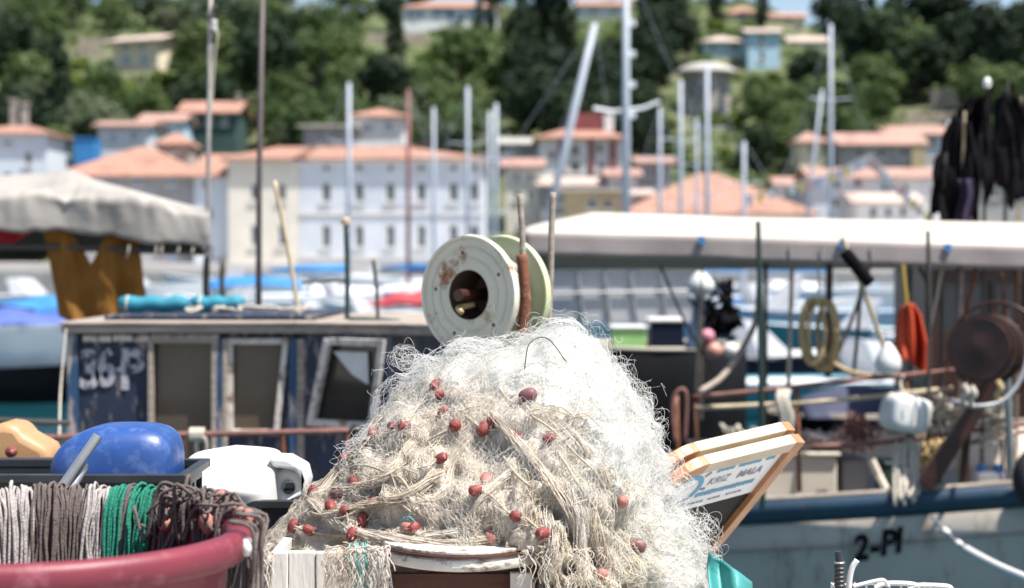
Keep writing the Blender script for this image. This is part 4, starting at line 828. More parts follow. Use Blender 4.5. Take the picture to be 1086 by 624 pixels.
for px in (838, 872, 924): MB().tube([W(px, 258+(px-838)*.02, 12.42), W(px+.5, 275+(px-838)*.03, 12.42)], .006, 4).build('awning_seam', MT['canvas'], t)
# deck box, rails
MB().bb(XW(745, 12.7), XW(888, 12.7), 12.7, 13.6, .62, ZW(484, 12.7)).build('deck_box', MT['beige_box'], t, bevel=.02)
MB().bb(XW(742, 12.7), XW(891, 12.7), 12.67, 13.63, ZW(484, 12.7)+.001, ZW(480, 12.7)).build('box_lid', MT['beige_box'], t, bevel=.01)
MB().bb(XW(893, 12.9), XW(922, 12.9), 12.9, 13.5, .62, ZW(488, 12.9)).build('deck_locker', MT['plaster_grey'], t, bevel=.02)
MB().bb(XW(940, 12.7), XW(956, 12.7), 12.75, 13.1, .62, ZW(492, 12.9)).bb(XW(939, 12.7), XW(957, 12.7), 12.74, 13.11, ZW(492, 12.9)+.001, ZW(488, 12.9)).build('bollard_post', MT['pole_green'], t, bevel=.01)
MB().tube([W(924, 488, 12.6), W(932, 505, 12.58), W(944, 528, 12.5)], .03, 8).build('stay_post', MT['beige_box'], t)
dR = 12.15
tt = thing('boat_rail', 'rusty red pipe rail with posts along the right fishing boat', 'rail', (2.6, dR, .95))
for pts, r, mt in (([(735, 421), (800, 415), (900, 404), (1010, 393), (1110, 384)], .015, 'rust_pink'), ([(737, 433), (870, 426), (1010, 412)], .017, 'bamboo'), ([(860, 474), (930, 470), (985, 463), (1110, 447)], .017, 'rust_pink'), ([(1030, 470), (1060, 462), (1110, 455)], .014, 'rust_pink')):
    MB().tube(cr([W(a, b, dR) for a, b in pts], 5), r, 8).build('rail_pipe', MT[mt], tt, smooth=True)
for px, py in ((717, 420), (738, 420), (845, 410), (962, 398), (1024, 393), (1068, 389)):
    MB().tube([W(px, py, dR+.02), W(px+3, 522, dR+.02)], .016, 8).build('rail_post', MT['rust'], tt, smooth=True)
tt2 = tag(MB().tube(cr([W(716, 470, 12.1), W(713, 430, 12.1), W(720, 414, 12.1), W(728, 420, 12.1), W(726, 470, 12.1)], 6), .014, 8).build('pipe_hoop', MT['rust_pink'], smooth=True), 'bent rusty pipe hoop at the end of the boat rail', 'pipe')
MB().tube([W(804, 235, 11.95), W(806, 320, 11.95), W(809, 540, 12.0)], [.017, .018, .021], 8).build('pole', MT['pole_green'], thing('upright_pole', 'tall dark pole standing at the rail in front of the right awning', 'pole', W(809, 540, 12.0)))
MB().tube([W(984, 245, 12.0), W(986, 330, 12.0), W(984, 470, 12.05)], .014, 8).build('pole', MT['pole_dark'], thing('upright_pole', 'thin dark pole beside the orange red oilskin', 'pole', W(984, 470, 12.05)))
MB().tube([W(880, 270, 14.9), W(878, 400, 14.9)], .03, 8).build('pole', MT['pole_dark'], thing('upright_pole', 'dark post behind the hanging rope coils', 'pole', (XW(878, 14.9), 14.9, .7)))
# diagonal spar behind
tag(MB().tube(cr([W(742, 416, 12.3), W(770, 395, 12.6), W(800, 345, 13.0), W(805, 300, 13.3)]), .022, 8).build('slanted_spar', MT['grey_wood'], smooth=True), 'slanted grey spar rising from the rail to the dark pole', 'spar')
# boathook with white float
tt = thing('boathook', 'slanted pale boathook with a white float near its foot', 'boathook', W(942, 395, 12.05))
MB().tube([W(893, 252, 12.0), W(915, 305, 12.0), W(941, 378, 12.05)], .016, 8).build('shaft', MT['bamboo'], tt)
MB().lathe([(.01, .16), (.045, .12), (.085, .05), (.09, .0), (.08, -.04), (.03, -.06)], 14, W(942, 388, 12.05)).build('float', MT['white_plastic'], tt, smooth=True)
MB().tube(cr([W(896, 268, 11.98), W(902, 275, 11.96), W(910, 285, 11.97), W(922, 300, 12)]), [.03]*3+[.045]*6+[.06]*6+[.03]*4 if 0 else .045, 8).build('black_bag', MT['black_cloth'], tt, smooth=True)
# tan hose coils hung from the awning
tt = thing('hose_coil', 'tan rope coil hanging in long loops under the right awning', 'rope coil', W(868, 400, 12.6)); random.seed(5)
for k, (cx_, rx, ry, cy_) in enumerate(((862, 13, 35, 352), (872, 15, 37, 355), (868, 17, 33, 352), (878, 11, 36, 356))):
    MB().tube([W(cx_+rx*math.sin(a), cy_-ry*math.cos(a), 12.6+.03*math.sin(a*2+k)+k*.025) for a in np.linspace(0, 6.283, 30)[:-1]], .017, 7, closed=True).build('loop', MT['rope_tan'], tt, smooth=True)
MB().tube(cr([W(884, 385, 12.6), W(900, 394, 12.5), W(925, 399, 12.4), W(950, 400, 12.3)]), .017, 7).build('tail', MT['rope_tan'], tt, smooth=True)
MB().tube([W(868, 320, 12.62), W(868, 275, 12.62)], .008, 5).build('hanger', MT['rope_pale'], tt)
# orange-red oilskin
tt = thing('oilskin', 'orange red oilskin hanging in a bunch by a yellow cord', 'oilskin', W(962, 395, 12.25))
MB().grid(lambda u, v: W(964+(u-.5)*np.interp(v, [0, .15, .6, 1], [8, 24, 36, 30])+4*v, 322+v*68-8*math.sin(u*5)*v, 12.25+.07*math.sin(u*9+v*2)+.05*math.cos(u*17)), 26, 18).build('cloth', MT['orange_cloth'], tt, smooth=True, thick=.008)
MB().tube([W(957, 280, 12.25), W(962, 326, 12.25)], .012, 6).build('cord', pm('yellow_cord', (.5, .33, .04), (.4, .26, .03), 9, .7), tt)
# white canister float and white tangled rope
tt = thing('canister_float', 'white plastic canister hung at the rail by a cord', 'float', W(959, 460, 12.05))
MB().add(*superell(W(960, 439, 12.05), (.155, .12, .125), .45, .45, mod=lambda p: Euler((0, R_(12), R_(20))).to_matrix()@p)).build('body', MT['white_plastic'], tt, smooth=True)
for k in (-.05, .05): MB().tube([W(960, 438, 12.05)+Vector((k, 0, 0))+Vector((.02*0, math.cos(a)*.144, math.sin(a)*.144)) for a in np.linspace(0, 6.283, 22)[:-1]], .006, 5, closed=True).build('cord', MT['steel_grey'], tt)
MB().tube(cr([W(960, 420, 12.05), W(955, 408, 12.08), W(958, 398, 12.12)]), .01, 5).build('cord', MT['rope_pale'], tt)
mb = MB(); random.seed(9)
for k in range(9):
    x = 955+random.uniform(0, 22); mb.tube(cr([W(x+random.uniform(-5, 5), 466+random.uniform(-4, 8), 12.08), W(x+random.uniform(-7, 7), 490, 12.03), W(x+random.uniform(-8, 4), 508, 11.98), W(x+random.uniform(-12, 0), 528+random.uniform(-6, 10), 11.9)], 4), .012, 6)
tag(mb.build('tangled_rope', MT['rope_pale'], smooth=True), 'pale rope tangled over the sheer below the canister', 'rope')
mb = MB()
for x in (827, 832, 836): mb.tube(cr([W(x, 414, 12.1), W(x-2, 425, 12.06), W(x+3, 445, 12.06), W(x-1, 470, 12.08)]), .022, 6)
tag(mb.build('hanging_rope', MT['rope_pale'], smooth=True), 'pale rope hank hanging on the rail near the dark pole', 'rope')
# pinkish net heap on the deck box
g = np.random.default_rng(8); mb = MB()
for k in range(90):
    p = W(g.uniform(850, 925), 474, g.uniform(12.75, 13.2)); p.z = ZW(480, 12.7)+g.uniform(.0, .05)
    mb.tube(cr([p+Vector((g.normal()*.09, g.normal()*.06, abs(g.normal())*.035)) for _ in range(5)], 3), .012, 5)
tag(mb.build('net_heap', pm('pinkish_net_twine', (.50, .38, .32), (.6, .52, .45), 9, .9), smooth=True), 'small pinkish net heap on the beige deck box', 'net')
# hauling reel
hc = W(1040, 370, 11.75); ax = Vector((-.5, -.82, .05)).normalized()
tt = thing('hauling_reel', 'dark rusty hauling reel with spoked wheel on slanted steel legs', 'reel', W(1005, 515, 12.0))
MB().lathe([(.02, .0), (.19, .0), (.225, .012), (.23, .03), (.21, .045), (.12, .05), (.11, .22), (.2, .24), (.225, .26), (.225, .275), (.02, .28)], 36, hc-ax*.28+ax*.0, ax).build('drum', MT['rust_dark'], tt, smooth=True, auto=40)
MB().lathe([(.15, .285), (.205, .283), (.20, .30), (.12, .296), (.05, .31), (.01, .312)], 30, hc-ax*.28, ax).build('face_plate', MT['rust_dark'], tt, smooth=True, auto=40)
uu = ax.cross(Vector((0, 0, 1))).normalized(); vv = uu.cross(ax); wc = hc-ax*.36
MB().tube([wc+(uu*math.cos(a)+vv*math.sin(a))*.315 for a in np.linspace(0, 6.283, 41)[:-1]], .012, 6, closed=True).build('hand_wheel', MT['rust_dark'], tt, smooth=True)
for k in range(8): a = k*math.pi/4; MB().tube([wc, wc+(uu*math.cos(a)+vv*math.sin(a))*.31], .010, 6).build('spoke', MT['rust'], tt)
MB().box(W(1020, 460, 11.85)+Vector((0, .05, 0)), (.11, .07, .86), rot=(0, R_(33), 0)).build('leg', MT['rust_dark'], tt, bevel=.01)
MB().tube([W(1030, 410, 11.9), W(1021, 515, 12.05)], .03, 8).build('leg', MT['rust_dark'], tt); MB().tube([W(1068, 400, 11.95), W(1072, 515, 12.05)], .028, 8).build('leg', MT['steel_grey'], tt)
MB().tube(cr([W(1008, 425, 11.7), W(1035, 431, 11.6), W(1065, 424, 11.6), W(1085, 395, 11.65), W(1092, 350, 11.7)]), .016, 7).build('guard_bar', MT['steel_grey'], tt, smooth=True)
for px, py in ((1022, 416), (1058, 412), (1030, 418)): MB().tube(cr([W(px, py-8, 11.6), W(px+4, py, 11.58), W(px-1, py+8, 11.6), W(px+3, py+14, 11.6)]), .018, 6).build('lashing', MT['rope_tan' if px > 1040 else 'rope_pale'], tt)
tag(MB().lathe([(.14, -.05), (.17, -.075), (.215, -.07), (.235, 0), (.215, .07), (.17, .075), (.14, .05), (.13, 0)], 26, W(1110, 508, 11.8), (.25, -1, 0), closed=True).build('tyre_fender', MT['tyre'], smooth=True), 'black tyre fender cut off by the right frame edge', 'tyre')
# white and blue canisters on deck
for px, w_, m_, lab in ((1045, 24, 'white_plastic', 'white canister on deck left of the steel leg'), (1062, 14, 'steel_grey', 'grey canister on deck behind the steel leg'), (1080, 22, 'white_plastic', 'white canister on deck at right edge')):
    dd = 12.9; s = dd/F; p = Vector((XW(px, dd), dd, .72)); tt = thing('deck_canister', lab, 'canister', p)
    MB().box(p+Vector((0, 0, .18)), (w_*s, .2, .34)).build('body', MT[m_], tt, bevel=.03); MB().lathe([(.03, 0), (.03, .05), (.01, .055)], 12, p+Vector((-.03, 0, .35))).build('cap', MT['blue_cover'], tt)
# black flags behind the awning
random.seed(4)
FL = [(1002, 168, 986, 1016, 268, 'narrow black flag furled low on the leftmost marker pole'), (1022, 124, 1000, 1040, 275, 'black flag drooping from the second marker pole'), (1046, 96, 1010, 1054, 232, 'large black flag hanging from the pole with white tip'),
      (1068, 92, 1048, 1094, 210, 'black flag hanging high near the right edge'), (1082, 108, 1066, 1110, 262, 'black flag cut off by the right frame edge')]
for k, (px, top, a0, a1, bot, lab) in enumerate(FL):
    dd = 14.4+.12*k; t_ = thing('marker_flag', lab, 'flag', (XW(px, dd), dd, .65), 'black marker flags on the right boat')
    MB().tube([(XW(px-5, dd), dd, .65), W(px-2, 230, dd), W(px+1, top-6, dd)], [.017, .016, .012], 8).build('pole', MT['bamboo' if k in (1, 4) else 'pole_dark'], t_)
    def fn(u, v, a0=a0, a1=a1, top=top, bot=bot, px=px, dd=dd, k=k):
        c0 = px+(u-.5)*6; sp = np.interp(v, [0, .25, 1], [.3, .9, 1.05]); x = px+(a0+(a1-a0)*u-px)*sp+5*nz(u*2.5, v*2.5, k*3)
        return W(x, top+4+(bot-top)*v*(.85+.28*nz(u*3.2, k*2, 5))+9*nz(u*2.5, k, 3), dd+.12*nz(u*4, v*1.6, k*5+1)+.05*nz(u*9, v*4, k*2))
    MB().grid(fn, 26, 18).build('flag', MT['black_cloth'], t_, smooth=True, thick=.006)
    if k == 2: MB().lathe([(.01, 0), (.03, .01), (.035, .06), (.015, .09)], 10, W(px+1, top-2, dd)).build('pole_tip', MT['white_plastic'], t_)
tag(MB().grid(lambda u, v: W(1016+u*16+3*math.sin(v*5), 190+v*46, 14.35+.05*math.sin(u*9)), 10, 10).build('purple_flag', pm('purple_cloth', (.022, .011, .04), (.016, .009, .03), 6, .9), smooth=True, thick=.006), 'small dark purple flag among the black flags', 'flag')
# dark wheelhouse behind, and the small gear that crowds the deck
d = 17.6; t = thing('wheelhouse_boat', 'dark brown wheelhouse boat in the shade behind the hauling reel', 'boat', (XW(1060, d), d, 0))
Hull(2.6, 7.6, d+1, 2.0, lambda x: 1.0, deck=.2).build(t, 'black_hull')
x0, x1 = XW(985, d), XW(1130, d); mb = MB(); zb_, zt_ = .8, ZW(282, d)
hs = [(XW(a, d)-x0, XW(b, d)-x0, ZW(352, d), ZW(300, d)) for a, b in ((995, 1018), (1024, 1050), (1056, 1084))]
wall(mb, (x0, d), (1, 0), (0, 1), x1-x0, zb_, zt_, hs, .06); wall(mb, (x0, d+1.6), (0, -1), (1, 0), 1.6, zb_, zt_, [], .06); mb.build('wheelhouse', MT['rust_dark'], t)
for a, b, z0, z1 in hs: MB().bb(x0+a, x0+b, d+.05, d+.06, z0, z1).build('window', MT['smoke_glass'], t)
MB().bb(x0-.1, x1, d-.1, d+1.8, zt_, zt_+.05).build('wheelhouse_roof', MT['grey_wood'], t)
random.seed(33)
RG = [((915, 272), (905, 400), 12.7), ((1000, 280), (968, 400), 12.6), ((1020, 283), (1012, 395), 12.6), ((1062, 285), (1068, 392), 12.5), ((975, 283), (1000, 330), 13.0), ((840, 280), (836, 412), 13.2), ((955, 280), (985, 395), 13.1), ((1035, 283), (1000, 395), 12.9), ((700, 282), (760, 400), 13.4), ((745, 282), (738, 415), 13.6), ((925, 275), (880, 395), 13.3), ((1078, 286), (1080, 395), 12.8)]
for k, (a, b, dd) in enumerate(RG):
    m_ = ('pole_dark', 'rope_pale', 'grey_wood', 'rust')[k % 4]; mid = (W(*a, dd)+W(*b, dd))/2+Vector((random.uniform(-.03, .03), 0, -.03))
    tag(MB().tube(cr([W(*a, dd), mid, W(*b, dd)]), random.uniform(.008, .018), 6).build('rigging_line', MT[m_], smooth=True), ('dark stay left of the boathook under the right awning', 'pale line slanting left past the oilskin', 'grey wooden stay left of the reel', 'rusty stay passing the right side of the reel', 'short dark stay slanting above the reel', 'pale line hanging right of the tall dark pole', 'grey wooden stay slanting right behind the oilskin', 'rusty stay slanting left in front of the wheelhouse', 'dark stay slanting down in front of the plastic sheeting', 'pale line hanging beside the deck lamp', 'grey wooden stay slanting left of the boathook', 'rusty stay at the right edge behind the reel')[k], 'line', 'lines under the right awning')
GR = [(868, 500, 12.75, 'bucket', 'steel_grey', 'grey bucket left of the dark locker'), (1000, 500, 12.6, 'bucket', 'black_cloth', 'black bucket between the reel legs'), (1030, 505, 12.5, 'bucket', 'beige_box', 'beige bucket by the upright reel leg')]
for px, py, dd, nm, m_, lab in GR:
    p = Vector((XW(px, dd), dd, .63)); tt = thing(nm, lab, 'bucket', p); MB().lathe([(.085, 0), (.11, .2), (.118, .22), (.112, .22), (.1, .195), (.08, .01)], 20, p).build('pail', MT[m_], tt, smooth=True, auto=50)
    MB().tube([p+Vector((.115*math.cos(a), .02, .22+.09*math.sin(a))) for a in np.linspace(0, math.pi, 12)], .005, 5).build('bail', MT['steel_grey'], tt)
for px, py, dd, m_, lab in ((905, 462, 12.5, 'rust_pink', 'loose heap of faded red line on the rail above the locker'), (1000, 440, 12.2, 'rope_pale', 'pale line bunched on the rail left of the reel leg'), (985, 480, 12.4, 'rope_tan', 'tan line bunched beside the reel leg foot'), (780, 470, 12.6, 'rope_pale', 'pale line heaped on the deck box left end'), (1060, 440, 12.1, 'rope_pale', 'pale line bunched right of the reel leg')):
    mb = MB()
    for k in range(16): p = W(px+random.gauss(0, 9), py+random.gauss(0, 7), dd); mb.tube(cr([p+Vector((random.gauss(0, .05), random.gauss(0, .04), random.gauss(0, .05))) for _ in range(5)], 3), .009, 5)
    tag(mb.build('bunched_line', MT[m_], smooth=True), lab, 'rope')
# bunting between masts
tt = thing('bunting', 'string of small coloured pennants rising to a peak over the pink roofs', 'bunting', W(922, 168, 60)); random.seed(12); d = 60
pts = cr([W(795, 207, d), W(850, 193, d), W(890, 180, d), W(922, 165, d)], 5)+cr([W(922, 165, d), W(955, 198, d), W(998, 240, d)], 6)[1:]; MB().tube(pts, .010, 4).build('line', MT['trim'], tt)
fc = [pm('pennant_%d' % i, c, None, 3, .9) for i, c in enumerate(((.78, .76, .74), (.70, .38, .38), (.72, .56, .2), (.42, .46, .62), (.76, .58, .58), (.78, .76, .72)))]
for i in range(0, len(pts)-1):
    for f in (0,):
        p = pts[i].lerp(pts[i+1], f); w_ = .24; q = [p+Vector((-w_/2, 0, 0)), p+Vector((w_/2, 0, 0)), p+Vector((w_*.3, .06, -.36)), p+Vector((-w_*.3, .06, -.36))]; MB().add(q, [(0, 1, 2, 3)]).build('pennant', fc[random.randrange(6)], tt)
# plastic-sheeted cabin and clutter behind the spool
d = 19; t = thing('sheeted_cabin_boat', 'boat cabin closed in with cloudy plastic sheeting behind the spool', 'boat', (XW(690, d), d+1, 0))
Hull(-.6, 2.4, d+1.35, 2.7, lambda x: 1.05, deck=.2).build(t, 'black_hull')
x0, x1 = XW(565, d), XW(745, d)
MB().bb(x0, x1, d+.0, d+.02, ZW(342, d), ZW(286, d)).bb(x0, x0+.02, d+.02, d+1.8, ZW(342, d), ZW(286, d)).build('sheet', MT['clear_sheet'], t); MB().bb(x0-.05, x1+.05, d-.05, d+1.9, ZW(286, d), ZW(282, d)).build('cabin_roof', MT['gelcoat'], t, bevel=.02)
for px in (566, 612, 640, 668, 700, 744): MB().tube([W(px, 284, d-.02), W(px+8, 345, d-.02), (XW(px+8, d), d, .9)], .018, 6).build('frame_tube', MT['steel_grey'], t)
MB().tube([W(565, 312, d-.03), W(745, 308, d-.03)], .015, 6).build('frame_tube', MT['steel_grey'], t)
dd = 17.2; t = thing('dark_skiff', 'black hulled boat with pale gunwale right of the white net', 'boat', (XW(735, dd), dd, 0))
Hull(.7, 2.35, dd+.9, 1.8, lambda x: ZW(372, dd), deck=.1).build(t, 'black_hull', rail='beige_box')
zd = ZW(372, dd)-.08
for px, w_, top, m_, lab, nm in ((671, 36, 345, None, 'lime green fish crate on the black skiff', 'fish_crate'), (712, 36, 337, 'white_plastic', 'white polystyrene fish box on the black skiff', 'fish_box')):
    s = dd/F; p = Vector((XW(px, dd), dd+.7, zd)); hh = ZW(top, dd+.7)-zd; tt = thing(nm, lab, 'crate', p); mm = MT[m_] if m_ else pm('lime_plastic', (.32, .55, .2), (.26, .48, .16), 5, .5); x0, x1 = p.x-w_*s/2, p.x+w_*s/2
    bot = zd; MB().bb(x0, x1, p.y-.25, p.y+.25, bot, bot+.03).build('base', mm, tt)
    for a in ((x0, x1, p.y-.25, p.y-.23), (x0, x1, p.y+.23, p.y+.25), (x0, x0+.02, p.y-.23, p.y+.23), (x1-.02, x1, p.y-.23, p.y+.23)): MB().bb(*a, bot+.03, bot+hh*.9).build('side', MT['navy'] if (m_ and a[3] < p.y) else mm, tt)
    MB().bb(x0-.02, x1+.02, p.y-.27, p.y+.27, bot+hh*.9+.001, bot+hh).build('lid', MT['white_plastic'], tt, bevel=.02)
for px, py, r, m_, lab in ((750, 357, .07, pm('pink_buoy', (.65, .25, .32), (.55, .2, .27), 4, .4), 'pink ball buoy hanging behind the slanted spar'), (757, 372, .08, pm('salmon_buoy', (.55, .28, .22), (.5, .25, .2), 4, .4), 'salmon ball buoy lying below the pink one'), (775, 372, .08, MT['white_plastic'], 'white ball buoy near the salmon buoy')):
    p = W(px, py, 16.6); tt = thing('ball_buoy', lab, 'buoy', p); MB().lathe([(r*math.sin(a), -r*math.cos(a)) for a in np.linspace(.05, 3.0, 12)], 18, p).build('ball', m_, tt, smooth=True); MB().tube([p+Vector((0, 0, r*.9)), p+Vector((0, 0, r+.05))], .02, 8).build('eye', MT['navy'], tt)
tag(MB().grid(lambda u, v: W(730+u*28+4*math.sin(v*4), 306+v*64, 16.9+.06*math.sin(u*8+v)), 16, 12).build('hung_shirt', pm('pale_blue_cloth', (.5, .56, .66), (.42, .48, .6), 4, .9), smooth=True, thick=.01), 'pale blue cloth hanging behind the slanted spar', 'cloth')
t = thing('lamp_post', 'dark deck lamp with white globe under the right awning', 'lamp', (XW(742, 16.3), 16.3, zd)); MB().tube([(XW(742, 16.3), 16.3, zd-.5), W(742, 300, 16.3)], .03, 8).build('post', MT['pole_dark'], t); MB().lathe([(.02, 0), (.11, .05), (.13, .13), (.07, .2), (.03, .24)], 16, W(743, 316, 16.3)).build('globe', MT['white_plastic'], t, smooth=True)
mb = MB(); g = np.random.default_rng(4)
for k in range(30): p = W(763+g.normal()*6, 335+g.normal()*14, 16.8); mb.tube(cr([p+Vector((g.normal()*.06, g.normal()*.05, g.normal()*.08)) for _ in range(4)], 3), .022, 5)
tag(mb.build('gear_bundle', MT['black_cloth'], smooth=True), 'dark bundle of gear hanging beside the pale blue cloth', 'gear')
# dinghy with dark cover between
d = 15.6; t = thing('covered_dinghy', 'small boat under a navy cover behind the right rail', 'dinghy', (XW(890, d+3), d+3, 0)); d += 3
Hull(XW(835, d), XW(1010, d), d, 1.5, lambda x: ZW(436, d), deck=.05).build(t, 'navy')
MB().grid(lambda u, v: (XW(845+u*150, d), d-.7+1.4*v, ZW(438, d)+.28*math.sin(math.pi*v)*math.sin(math.pi*min(.95, u*.8+.15))), 16, 10).build('cover', pm('navy_cover', (.03, .035, .07), (.05, .055, .1), 3, .8), t, smooth=True, thick=.01)

# ================================================================ ON THE QUAY
MT['white_paint_wood'] = pm('white_painted_planks', (.70, .68, .63), (.60, .57, .52), 5, .6, .3, 25, stretch=(3, 3, .5), chip=(.40, .32, .25), chip_at=.70, chip_scale=6)
MT['rail_white'] = pm('flaking_white_rail', (.72, .69, .62), (.62, .58, .50), 10, .6, .35, 40, chip=(.20, .13, .09), chip_at=.57, chip_scale=12, chip_stretch=(1, 1, 2))
MT['red_brown_wood'] = pm('red_brown_board', (.10, .035, .022), (.065, .025, .018), 6, .7, .3, 30, stretch=(.6, 6, 6))
MT['float_red'] = pm('red_float', (.22, .032, .028), (.15, .026, .024), 40, .6, .3, 200, chip=(.46, .22, .18), chip_at=.60, chip_scale=70)
MT['float_brown'] = pm('brown_float', (.20, .08, .075), (.14, .06, .06), 30, .5, .2, 200)
MT['float_pink'] = pm('faded_pink_float', (.40, .17, .14), (.30, .12, .10), 30, .6, .2, 200)
MT['twine'] = pm('twine_rope', (.50, .43, .33), (.36, .30, .22), 90, .9, .5, 300)
MT['teal_rope'] = pm('teal_rope', (.10, .36, .34), (.07, .27, .26), 60, .8)
MT['spool_paint'] = pm('pale_green_spool_paint', (.64, .62, .51), (.56, .545, .43), 5, .5, .15, 30, chip=(.28, .12, .05), chip_at=.60, chip_scale=6, chip_soft=.04)
MT['spool_yellow'] = pm('yellow_green_spool_paint', (.56, .60, .36), (.48, .53, .30), 5, .5, .15, 30, chip=(.30, .15, .05), chip_at=.72, chip_scale=9)
MT['spool_in'] = pm('spool_rusty_core', (.11, .065, .035), (.055, .032, .02), 7, .8, .4, 40)
MT['pine'] = pm('varnished_pine', (.58, .49, .36), (.50, .41, .29), 6, .5, .2, 40, stretch=(1, 1, 1))
MT['copper_wood'] = pm('orange_brown_wood', (.48, .24, .11), (.34, .15, .06), 9, .4, .2, 40)
MT['sign_white'] = pm('white_sign_print', (.78, .79, .80), (.72, .74, .76), 2, .4)
MT['sign_blue'] = pm('blue_sign_print', (.06, .33, .52), (.05, .28, .46), 6, .4)
MT['sign_dark'] = pm('dark_sign_print', (.16, .16, .22), (.22, .22, .28), 6, .4)
MT['chalkboard'] = pm('chalkboard', (.012, .011, .011), (.025, .023, .021), 3, .6, spec=.15)
MT['tub'] = pm('burgundy_plastic', (.185, .024, .040), (.145, .019, .033), 4, .5, .1, 40, chip=(.30, .09, .11), chip_at=.63, chip_scale=16, chip_soft=.1)
MT['black_plastic'] = pm('black_plastic', (.015, .017, .02), (.03, .033, .037), 6, .45)
MT['blue_plastic'] = pm('blue_plastic', (.016, .065, .25), (.012, .05, .19), 4, .42, .08, 30, chip=(.10, .16, .34), chip_at=.60, chip_scale=14, chip_soft=.12, spec=.7)
MT['orange_plastic'] = pm('amber_plastic', (.46, .27, .13), (.36, .2, .09), 4, .4)
MT['rope_grey'] = pm('grey_brown_rope', (.145, .115, .105), (.095, .075, .07), 40, .9, .6, 160)
MT['rope_white'] = pm('off_white_rope', (.44, .405, .38), (.31, .28, .265), 40, .9, .6, 160)
MT['rope_green'] = pm('green_rope', (.008, .22, .14), (.006, .16, .10), 40, .75, .6, 160)
MT['tarp_teal'] = pm('teal_tarp', (.05, .27, .26), (.035, .21, .205), 4, .5, .4, 30)
MT['pallet'] = pm('pallet_wood', (.40, .31, .21), (.30, .22, .15), 4, .9)

# ---------------------------------------------------------------- white stand (bulwark box) under the nets
t = thing('net_stand', 'white planked wooden stand with rounded flaking rail under the net pile', 'stand', (-.05, 4.95, QZ)); d = 4.5
zt0 = ZW(586, d)
PL = [(281, 305), (305.8, 334), (335, 362), (363, 388), (388.8, 412)]
for k, (a, b) in enumerate(PL):
    x0, x1 = XW(a, d)-(.004 if k == 0 else 0), XW(b, d); MB().prism([(x0+.006, d+.004*(k % 2), QZ), (x1, d+.004*(k % 2), QZ), (x1, d+.004*(k % 2), zt0), (x0+(.02 if k == 0 else 0), d+.004*(k % 2), zt0)], (0, .025, 0)).build('plank', MT['white_paint_wood'], t, bevel=.003)
for k, (a, b) in enumerate(((541, 566), (567, 600), (601, 640), (641, 690))):
    x0, x1 = XW(a, d), XW(b, d); MB().bb(x0, x1-.002, d+.003*(k % 2), d+.025, QZ, ZW(608 if k == 0 else 632, d)).build('plank', MT['white_paint_wood'], t, bevel=.004)
for x0, x1, y0, y1, nm in ((XW(281, d), XW(281, d)+.025, d+.03, 5.45, 'side_board'), (XW(690, d)-.025, XW(690, d), d+.03, 5.45, 'side_board'), (XW(281, d), XW(690, d), 5.452, 5.477, 'back_board')): MB().bb(x0, x1, y0, y1, QZ, zt0-.02 if x1 < 0 else 1.60).build(nm, MT['white_paint_wood'], t)
MB().bb(XW(281, d)+.03, XW(690, d)-.03, d+.06, 5.44, 1.70, 1.74).build('deck', MT['grey_wood'], t)
MB().bb(XW(412.5, d), XW(540.5, d), d+.05, d+.075, QZ, ZW(609, d+.05)).build('recessed_board', MT['red_brown_wood'], t)
xa, xb = XW(404, d), XW(578, d); ys = 4.40; zr1 = ZW(585, 4.42)
out = [(xa+(xb-xa)*i/18, 4.56-.17*math.sin(math.pi*i/18)**.65) for i in range(19)]
poly = [Vector((x, y, zr1-.048)) for x, y in out]+[Vector((xb, 4.62, zr1-.048)), Vector((xa, 4.62, zr1-.048))]
MB().prism(poly, (0, 0, .034)).build('rail', MT['rail_white'], t, bevel=.012)
poly = [Vector((x, y-.004, zr1-.0135)) for x, y in out]+[Vector((xb, 4.622, zr1-.0135)), Vector((xa, 4.622, zr1-.0135))]
MB().prism(poly, (0, 0, .006)).build('rail_trim', MT['red_brown_wood'], t)
poly = [Vector((x, y+.006, zr1-.007)) for x, y in out]+[Vector((xb, 4.62, zr1-.007)), Vector((xa, 4.62, zr1-.007))]
MB().prism(poly, (0, 0, .010)).build('rail_cap', MT['rail_white'], t, bevel=.003)

# ---------------------------------------------------------------- net pile
NC = np.array([XW(525, 5.0), 5.0, ZW(600, 5.0)])
SIL = [(525, 720), (640, 712), (735, 700), (752, 670), (748, 635), (738, 598), (720, 555), (704, 507), (695, 466), (684, 436), (673, 412), (654, 392), (636, 376), (615, 364), (588, 359), (545, 367), (500, 381), (465, 398), (432, 418), (404, 441), (380, 470), (352, 496), (328, 516), (310, 544), (297, 568), (287, 592), (292, 622), (340, 640), (420, 655), (480, 690)]
sp = np.array([[(a-525)/F*5, -(b-600)/F*5] for a, b in SIL]); sa = np.unwrap(np.arctan2(sp[:, 1], sp[:, 0])); sr = np.hypot(sp[:, 0], sp[:, 1])
sa = np.concatenate([sa-2*np.pi, sa, sa+2*np.pi]); sr = np.tile(sr, 3); od = np.argsort(sa); sa, sr = sa[od], sr[od]
def Rsil(a): return np.interp((a+np.pi/2) % (2*np.pi)-np.pi/2, sa, sr)
